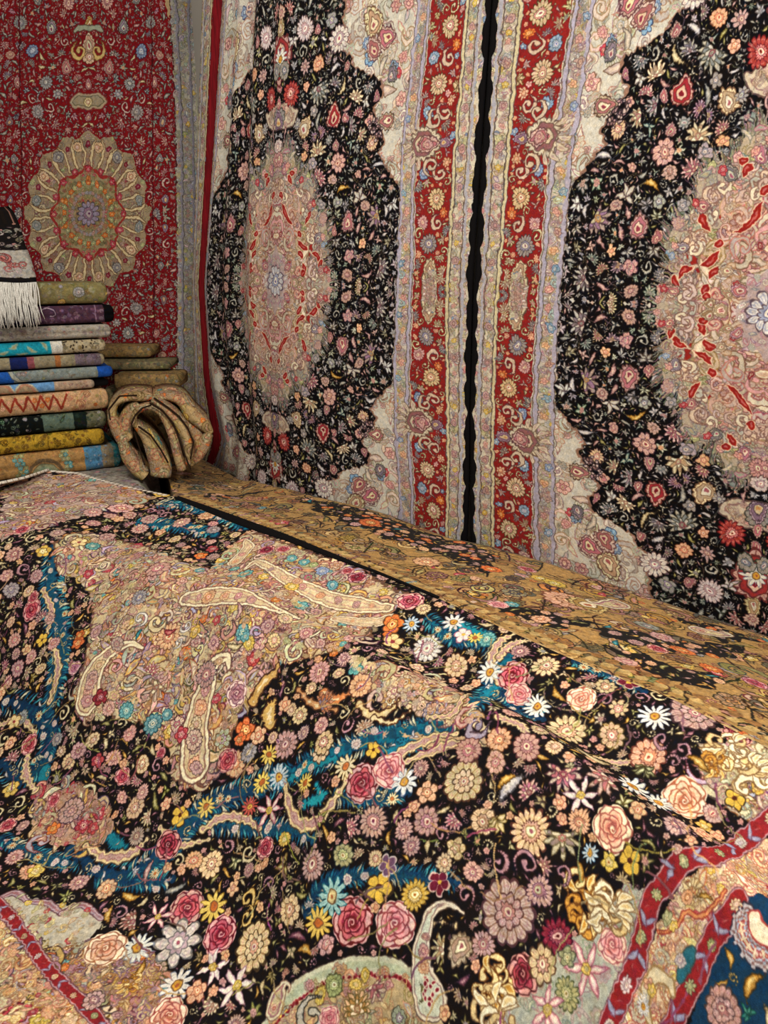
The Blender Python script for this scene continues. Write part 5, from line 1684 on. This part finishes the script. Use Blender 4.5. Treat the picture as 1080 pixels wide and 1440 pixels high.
# ------------------------------------------------------------------ the fringed rug thrown over the top of the stack
cvt = Canvas(-.02, .5, -.02, .5, 520, 'a09a90')
U, V = cvt.uvgrid()
cvt.a[V > .21] = C3('14100f')
scrollwork(cvt, V > .21, 110, (.012, .026), ('a8988c', '9a9088', 'b0a898'), ('2a2220', '3a302c'), ('gray', 'pink'))
m = V <= .21
scrollwork(cvt, m, 60, (.012, .026), ('a09a90', 'a8a296'), ('8a827a', '7a726c'))
for k in range(16):
    draw(cvt, rng.uniform(.05, .4), rng.uniform(.07, .17), rng.uniform(.02, .035), 'curl', 'red')
cvt.a[V < .028] = C3('100d0e')
cvt.handmade(.002, .02, .001, .006, .07)
rows = [(290, 4.14, 12), (297, 4.05, 19), (310, 3.96, 25), (325, 3.88, 31), (343, 3.81, 35), (347, 3.78, 37), (360, 3.74, 42), (378, 3.71, 48), (392, 3.695, 51), (397, 3.69, 52)]
cols = np.linspace(0, 1, 24)
TG = np.zeros((len(cols) + 4, len(rows), 3))
for j, (py, d, pxr) in enumerate(rows):
    for i in range(4):
        TG[i, j] = CAM + ray(pxr - 5 + i * 1.4, py) * (d + .26 - i * .075)
    for i, f in enumerate(cols):
        px = pxr - f * (pxr + 95)
        TG[i + 4, j] = CAM + ray(px, py + 1.2 * math.sin(f * 9)) * (d - .16 * f + .03 * math.exp(-f * 14) + .006 * math.sin(f * 17))
TU = np.zeros(TG.shape[:2] + (2,))
ul = np.r_[0, np.cumsum(np.linalg.norm(np.diff(TG[:, 5], axis=0), axis=1))]
vl = np.r_[0, np.cumsum(np.linalg.norm(np.diff(TG[8], axis=0), axis=1))]
TU[..., 0] = ul[:, None]
TU[..., 1] = (vl[-1] - vl)[None]
rt = empty('fringed_rug', tuple(TG[12, -1]), 'rug end with a white fringe hanging over the top left of the folded stack', 'rug')
sheet('pile', TG, to_uv(TU, cvt), rug_material('fringed_rug_pile', cvt), rt, .02)
FV, FF = [], []
for k in range(120):
    f = rng.uniform(.0, .62)
    top = CAM + ray(51.5 - f * 147, 396.5 + 1.2 * math.sin(f * 9)) * (3.68 - .16 * f + .03 * math.exp(-f * 14) + rng.uniform(-.006, .006))
    Ls = rng.uniform(.15, .215)
    sx, sy = rng.normal(0, .010), rng.normal(0, .004)
    b = len(FV)
    for q in range(6):
        t = q / 5
        c = top + np.array([sx * t + .004 * math.sin(t * 7 + k), -.01 * math.sin(t * 3) + sy * t, -Ls * t])
        w = .0042 * (1 - .55 * t)
        for dx, dy in ((-w, 0), (0, -w), (w, 0), (0, w)):
            FV.append((c[0] + dx, c[1] + dy, c[2]))
    for q in range(5):
        for s_ in range(4):
            a0, a1 = b + q * 4 + s_, b + q * 4 + (s_ + 1) % 4
            FF.append((a0, a1, a1 + 4, a0 + 4))
    FF.append((b + 20, b + 21, b + 22, b + 23))
fr = mesh_obj('fringe', FV, FF, M_FRINGE, None, rt)
fr['label'] = 'white cotton fringe'

# ------------------------------------------------------------------ tan rugs lying behind the crumpled one
cv_tan = stack_canvas('94784c')
scrollwork(cv_tan, np.ones_like(cv_tan.occ), 900, (.007, .018), ('94784c', '8a7450', 'a08458', '7d7858', '94805c'), ('54402a', '5a4a34', '44423a'), ('peach', 'green', 'gray', 'orange'))
cv_tan.handmade(.002, .02, .001, .006, .08)
M_TAN = rug_material('tan_pile', cv_tan)
cv_olv = stack_canvas('827656')
scrollwork(cv_olv, np.ones_like(cv_olv.occ), 900, (.007, .018), ('827656', '767258', '8a7c58', '6f705c'), ('48402e', '4f4a3a', '3c4038'), ('green', 'gray', 'peach'))
cv_olv.handmade(.002, .02, .001, .006, .08)
M_OLV = rug_material('olive_tan_pile', cv_olv)
TANS = [(212, 486, 503, 4.66, M_TAN, 'tan folded rug with orange flowers, topmost of the low pile behind the crumpled rug'),
        (238, 503, 520, 4.56, M_OLV, 'olive tan folded rug just under the topmost one behind the crumpled rug'),
        (252, 520, 548, 4.46, M_TAN, 'wide tan folded rug of the low pile, directly behind the crumpled rug')]
prev = None
for px, top, bot, d, mat, label in TANS:
    zb = zrow(px, bot, d)
    zt = zrow(px, top, d) if prev is None else prev - .004
    prev = zb
    c = CAM + ray(px, bot) * d
    o = folded_rug('folded_rug', (c[0], c[1], zb), (-1, -.04), (-.04, 1), (.52, .46, .36)[[212, 238, 252].index(px)], .26, zt - zb - .004, mat, cv_tan, .5, 1, sag=.0)
    tag(o, label, 'rug', 'tan rugs in the low pile')
hb = (prev - .010 - PZ) / 3
for k in range(3):
    c = CAM + ray(232 - k * 4, 560 + k * 20) * 4.5
    o = folded_rug('folded_rug', (-1.33 - .008 * k, 4.50 + .01 * k, PZ + .008 + k * hb), (-1, -.04), (-.04, 1), .28, .26, hb - .006, (M_OLV, M_TAN, M_OLV)[k], cv_tan, .5, 2)
    tag(o, ('olive tan folded rug lowest in the pile, hidden behind the crumpled rug', 'tan folded rug in the middle of the pile behind the crumpled rug', 'olive tan folded rug below the wide tan one behind the crumpled rug')[k], 'rug', 'tan rugs in the low pile')

# ------------------------------------------------------------------ the pale rug that lies flat on the platform under the stacks
cv_fl = Canvas(-3.7, -.8, 3.4, 5.1, 300, '9c9488')
scrollwork(cv_fl, np.ones_like(cv_fl.occ), 5200, (.014, .03), ('9c9488', 'a89c90', 'a08c88', '949a94', 'b0a494'), ('5a504a', '6a5454', '4a4644'), ('pink', 'mauve', 'gray'))
cv_fl.handmade(.003, .03, .0015, .01, .07)
nx_, ny_ = 60, 30
XX, YY = np.meshgrid(np.linspace(0, 1, nx_), np.linspace(0, 1, ny_), indexing='ij')
FLG = np.zeros((nx_, ny_, 3))
frontY = np.interp(XX[:, 0], [0, .7, 1], [3.64, 3.62, 3.60])
for i in range(nx_):
    for j in range(ny_):
        y_ = frontY[i] + (4.56 - frontY[i]) * j / (ny_ - 1)
        x1 = np.interp(y_, [3.55, 3.8, 4.3, 4.6], [-1.25, -1.125, -1.285, -1.375])
        x_ = -3.4 + (x1 + 3.4) * XX[i, 0]
        over = max(0, x_ - np.interp(y_, [3.56, 3.78, 4.3, 4.66], [-1.33, -1.238, -1.393, -1.503]))
        FLG[i, j] = (x_, y_, PZ + .0045 - min(.125, over * over * 22.0))
FLU = np.stack([(FLG[..., 0] + 3.7) / 2.9, (FLG[..., 1] - 3.4) / 1.7], -1)
o = sheet('flat_rug', FLG, FLU, rug_material('flat_rug_pile', cv_fl), None, .004)
tag(o, 'pale grey patterned rug spread flat under the crumpled tan rug', 'rug')

# ------------------------------------------------------------------ the crumpled tan rug, folded into an arch
cv_cr = Canvas(-.02, 1.0, -.02, .6, 560, 'a88e64')
scrollwork(cv_cr, np.ones_like(cv_cr.occ), 700, (.018, .05), ('a88e64', 'b4986c', 'ac8868', '9a967a', 'bca67c', 'b4a074'), ('7a5a3c', '8a6244', '6a5a48', '8a5a4a'), ('peach', 'orange', 'red', 'teal', 'yellow'))
cv_cr.handmade(.002, .02, .001, .006, .08)
M_CR = rug_material('crumpled_rug_pile', cv_cr)
D0 = 3.93
CRUMPLE = [  # centre line px, half widths px, front depth offset, length back
    ([(226, 682), (226, 664), (219, 640), (208, 618), (196, 604), (188, 594), (191, 582), (202, 575), (214, 574), (226, 582), (237, 600), (245, 622), (251, 645), (257, 668)], [15, 16, 14, 10, 6, 4.5, 4.5, 4.5, 4.5, 5, 6, 6.5, 7, 8], 0.0, .42),
    ([(214, 563), (228, 572), (243, 585), (256, 602), (264, 622), (266, 642), (265, 656)], [4, 6, 8, 8.5, 8, 6.5, 4], -.02, .40),
    ([(176, 624), (165, 606), (157, 586), (162, 568), (180, 560), (200, 560), (214, 560)], [11, 10, 7, 6, 6, 6, 4], .06, .36),
    ([(196, 570), (184, 580), (176, 600), (182, 618)], [7, 10, 12, 6], .07, .34),
    ([(218, 560), (238, 559), (257, 566), (270, 584), (288, 600), (297, 611)], [4, 6, 9, 11, 9, 5], .07, .36),
    ([(296, 612), (286, 628), (276, 645), (268, 657)], [5, 11, 9, 4], .05, .36),
    ([(262, 590), (272, 606), (280, 622)], [10, 13, 10], .10, .34),
    ([(172, 626), (180, 645), (194, 668), (204, 682)], [7, 10, 11, 8], .01, .36),
]
rc = empty('crumpled_rug', tuple(CAM + ray(225, 685) * D0), 'crumpled tan rug folded into an open arch beside the left stack', 'rug')
CV_, CF_, CU_ = [], [], []
for pl, w, do, back in CRUMPLE:
    pl = np.array(pl, float)
    pl[:, 1] = np.where(pl[:, 1] > 650, 650 + (pl[:, 1] - 650) * .68, pl[:, 1])
    K = 34
    q = np.linspace(0, len(pl) - 1, K)
    i = np.clip(q.astype(int), 0, len(pl) - 2)
    t = (q - i)[:, None]
    PP = np.vstack([2 * pl[0] - pl[1], pl, 2 * pl[-1] - pl[-2]])
    a, b, c, d = PP[i], PP[i + 1], PP[i + 2], PP[i + 3]
    sp = .5 * (2 * b + (c - a) * t + (2 * a - 5 * b + 4 * c - d) * t ** 2 + (3 * b - a - 3 * c + d) * t ** 3)
    ww = np.interp(q, np.arange(len(w)), w)
    tg = np.gradient(sp, axis=0)
    tg /= np.linalg.norm(tg, axis=1, keepdims=True)
    nn = np.stack([-tg[:, 1], tg[:, 0]], 1)
    arc = np.r_[0, np.cumsum(np.hypot(*np.diff(sp, axis=0).T))] / FPX * D0
    # cross-section: across the strip at the rounded front, running back on both sides
    sect = [(-.9, back), (-1, back * .5), (-1, .05), (-.92, .02), (-.6, .004), (0, -.004), (.6, .004), (.92, .02), (1, .05), (1, back * .5), (.9, back)]
    b0 = len(CV_)
    for k in range(K):
        sl_ = 0
        for o_, dep in sect:
            p = sp[k] + nn[k] * ww[k] * o_
            p3 = CAM + ray(p[0], p[1]) * (D0 + do)
            CV_.append(p3 + np.array([-.27, .96, .0]) * dep)
            CU_.append((.05 + arc[k] * 1.0, .25 + (o_ * ww[k] / FPX * D0) + (dep if o_ > 0 else -dep) * .4))
    ns_ = len(sect)
    for k in range(K - 1):
        for s_ in range(ns_ - 1):
            a0 = b0 + k * ns_ + s_
            CF_.append((a0, a0 + 1, a0 + ns_ + 1, a0 + ns_))
        CF_.append((b0 + k * ns_ + ns_ - 1, b0 + k * ns_, b0 + (k + 1) * ns_, b0 + (k + 1) * ns_ + ns_ - 1))
    CF_.append(tuple(b0 + s_ for s_ in range(ns_ - 1, -1, -1)))
    CF_.append(tuple(b0 + (K - 1) * ns_ + s_ for s_ in range(ns_)))
CUa = np.array(CU_)
CUa[:, 0] = (CUa[:, 0] - cv_cr.u0) / (cv_cr.u1 - cv_cr.u0)
CUa[:, 1] = (CUa[:, 1] - cv_cr.v0) / (cv_cr.v1 - cv_cr.v0)
mesh_obj('folds', CV_, CF_, M_CR, CUa, rc)
# dark bound edges that outline the lips
EV, EF = [], []
for pl in ([(217, 560), (236, 573), (252, 586), (264, 602), (272, 622), (268, 645)], [(211, 567), (228, 577), (244, 596), (252, 617), (260, 640), (268, 660)],
           [(186, 606), (185, 596), (190, 584), (200, 574), (212, 570)], [(195, 600), (212, 612), (226, 632), (236, 650)], [(189, 608), (197, 633), (203, 653)], [(155, 590), (153, 576), (168, 557), (192, 556)]):
    pl = np.array(pl, float)
    q = np.linspace(0, len(pl) - 1, 26)
    sx_, sy_ = np.interp(q, np.arange(len(pl)), pl[:, 0]), np.interp(q, np.arange(len(pl)), pl[:, 1])
    b0 = len(EV)
    for k in range(26):
        c = CAM + ray(sx_[k], sy_[k]) * (D0 - .028)
        rr_ = .0045
        for s_ in range(6):
            a_ = s_ * PI / 3
            EV.append((c[0] + rr_ * math.cos(a_), c[1] + rr_ * .6, c[2] + rr_ * math.sin(a_)) if s_ % 2 else (c[0] + rr_ * math.cos(a_), c[1] - rr_ * .6, c[2] + rr_ * math.sin(a_)))
    for k in range(25):
        for s_ in range(6):
            a0, a1 = b0 + k * 6 + s_, b0 + k * 6 + (s_ + 1) % 6
            EF.append((a0, a1, a1 + 6, a0 + 6))
ed = mesh_obj('binding', EV, EF, plain('dark_binding', '2a1c12', .9), None, rc)
ed['label'] = 'dark bound edge'

# ------------------------------------------------------------------ light: warm shop lamps overhead, a little daylight from the open side
world = bpy.data.worlds.new('world')
scene.world = world
world.use_nodes = True
bg = world.node_tree.nodes['Background']
bg.inputs['Color'].default_value = (1.0, .95, .88, 1)
bg.inputs['Strength'].default_value = .42


def lamp(name, loc, target, energy, size, col):
    l = bpy.data.lights.new(name, 'AREA')
    l.shape = 'DISK'
    l.size = size
    l.energy = energy
    l.color = col
    o = bpy.data.objects.new(name, l)
    o.location = loc
    o.rotation_euler = (Vector(target) - Vector(loc)).to_track_quat('-Z', 'Y').to_euler()
    COL.objects.link(o)


lamp('ceiling_lamp', (.9, .7, 3.35), (.7, 1.7, .6), 84, .7, (1.0, .93, .83))
lamp('ceiling_lamp', (-1.2, 1.9, 3.4), (-.8, 3.2, .8), 40, .7, (1.0, .94, .85))
scene.view_settings.view_transform = 'Standard'
scene.view_settings.look = 'None'
scene.view_settings.gamma = 1.0
scene.view_settings.exposure = 0.0
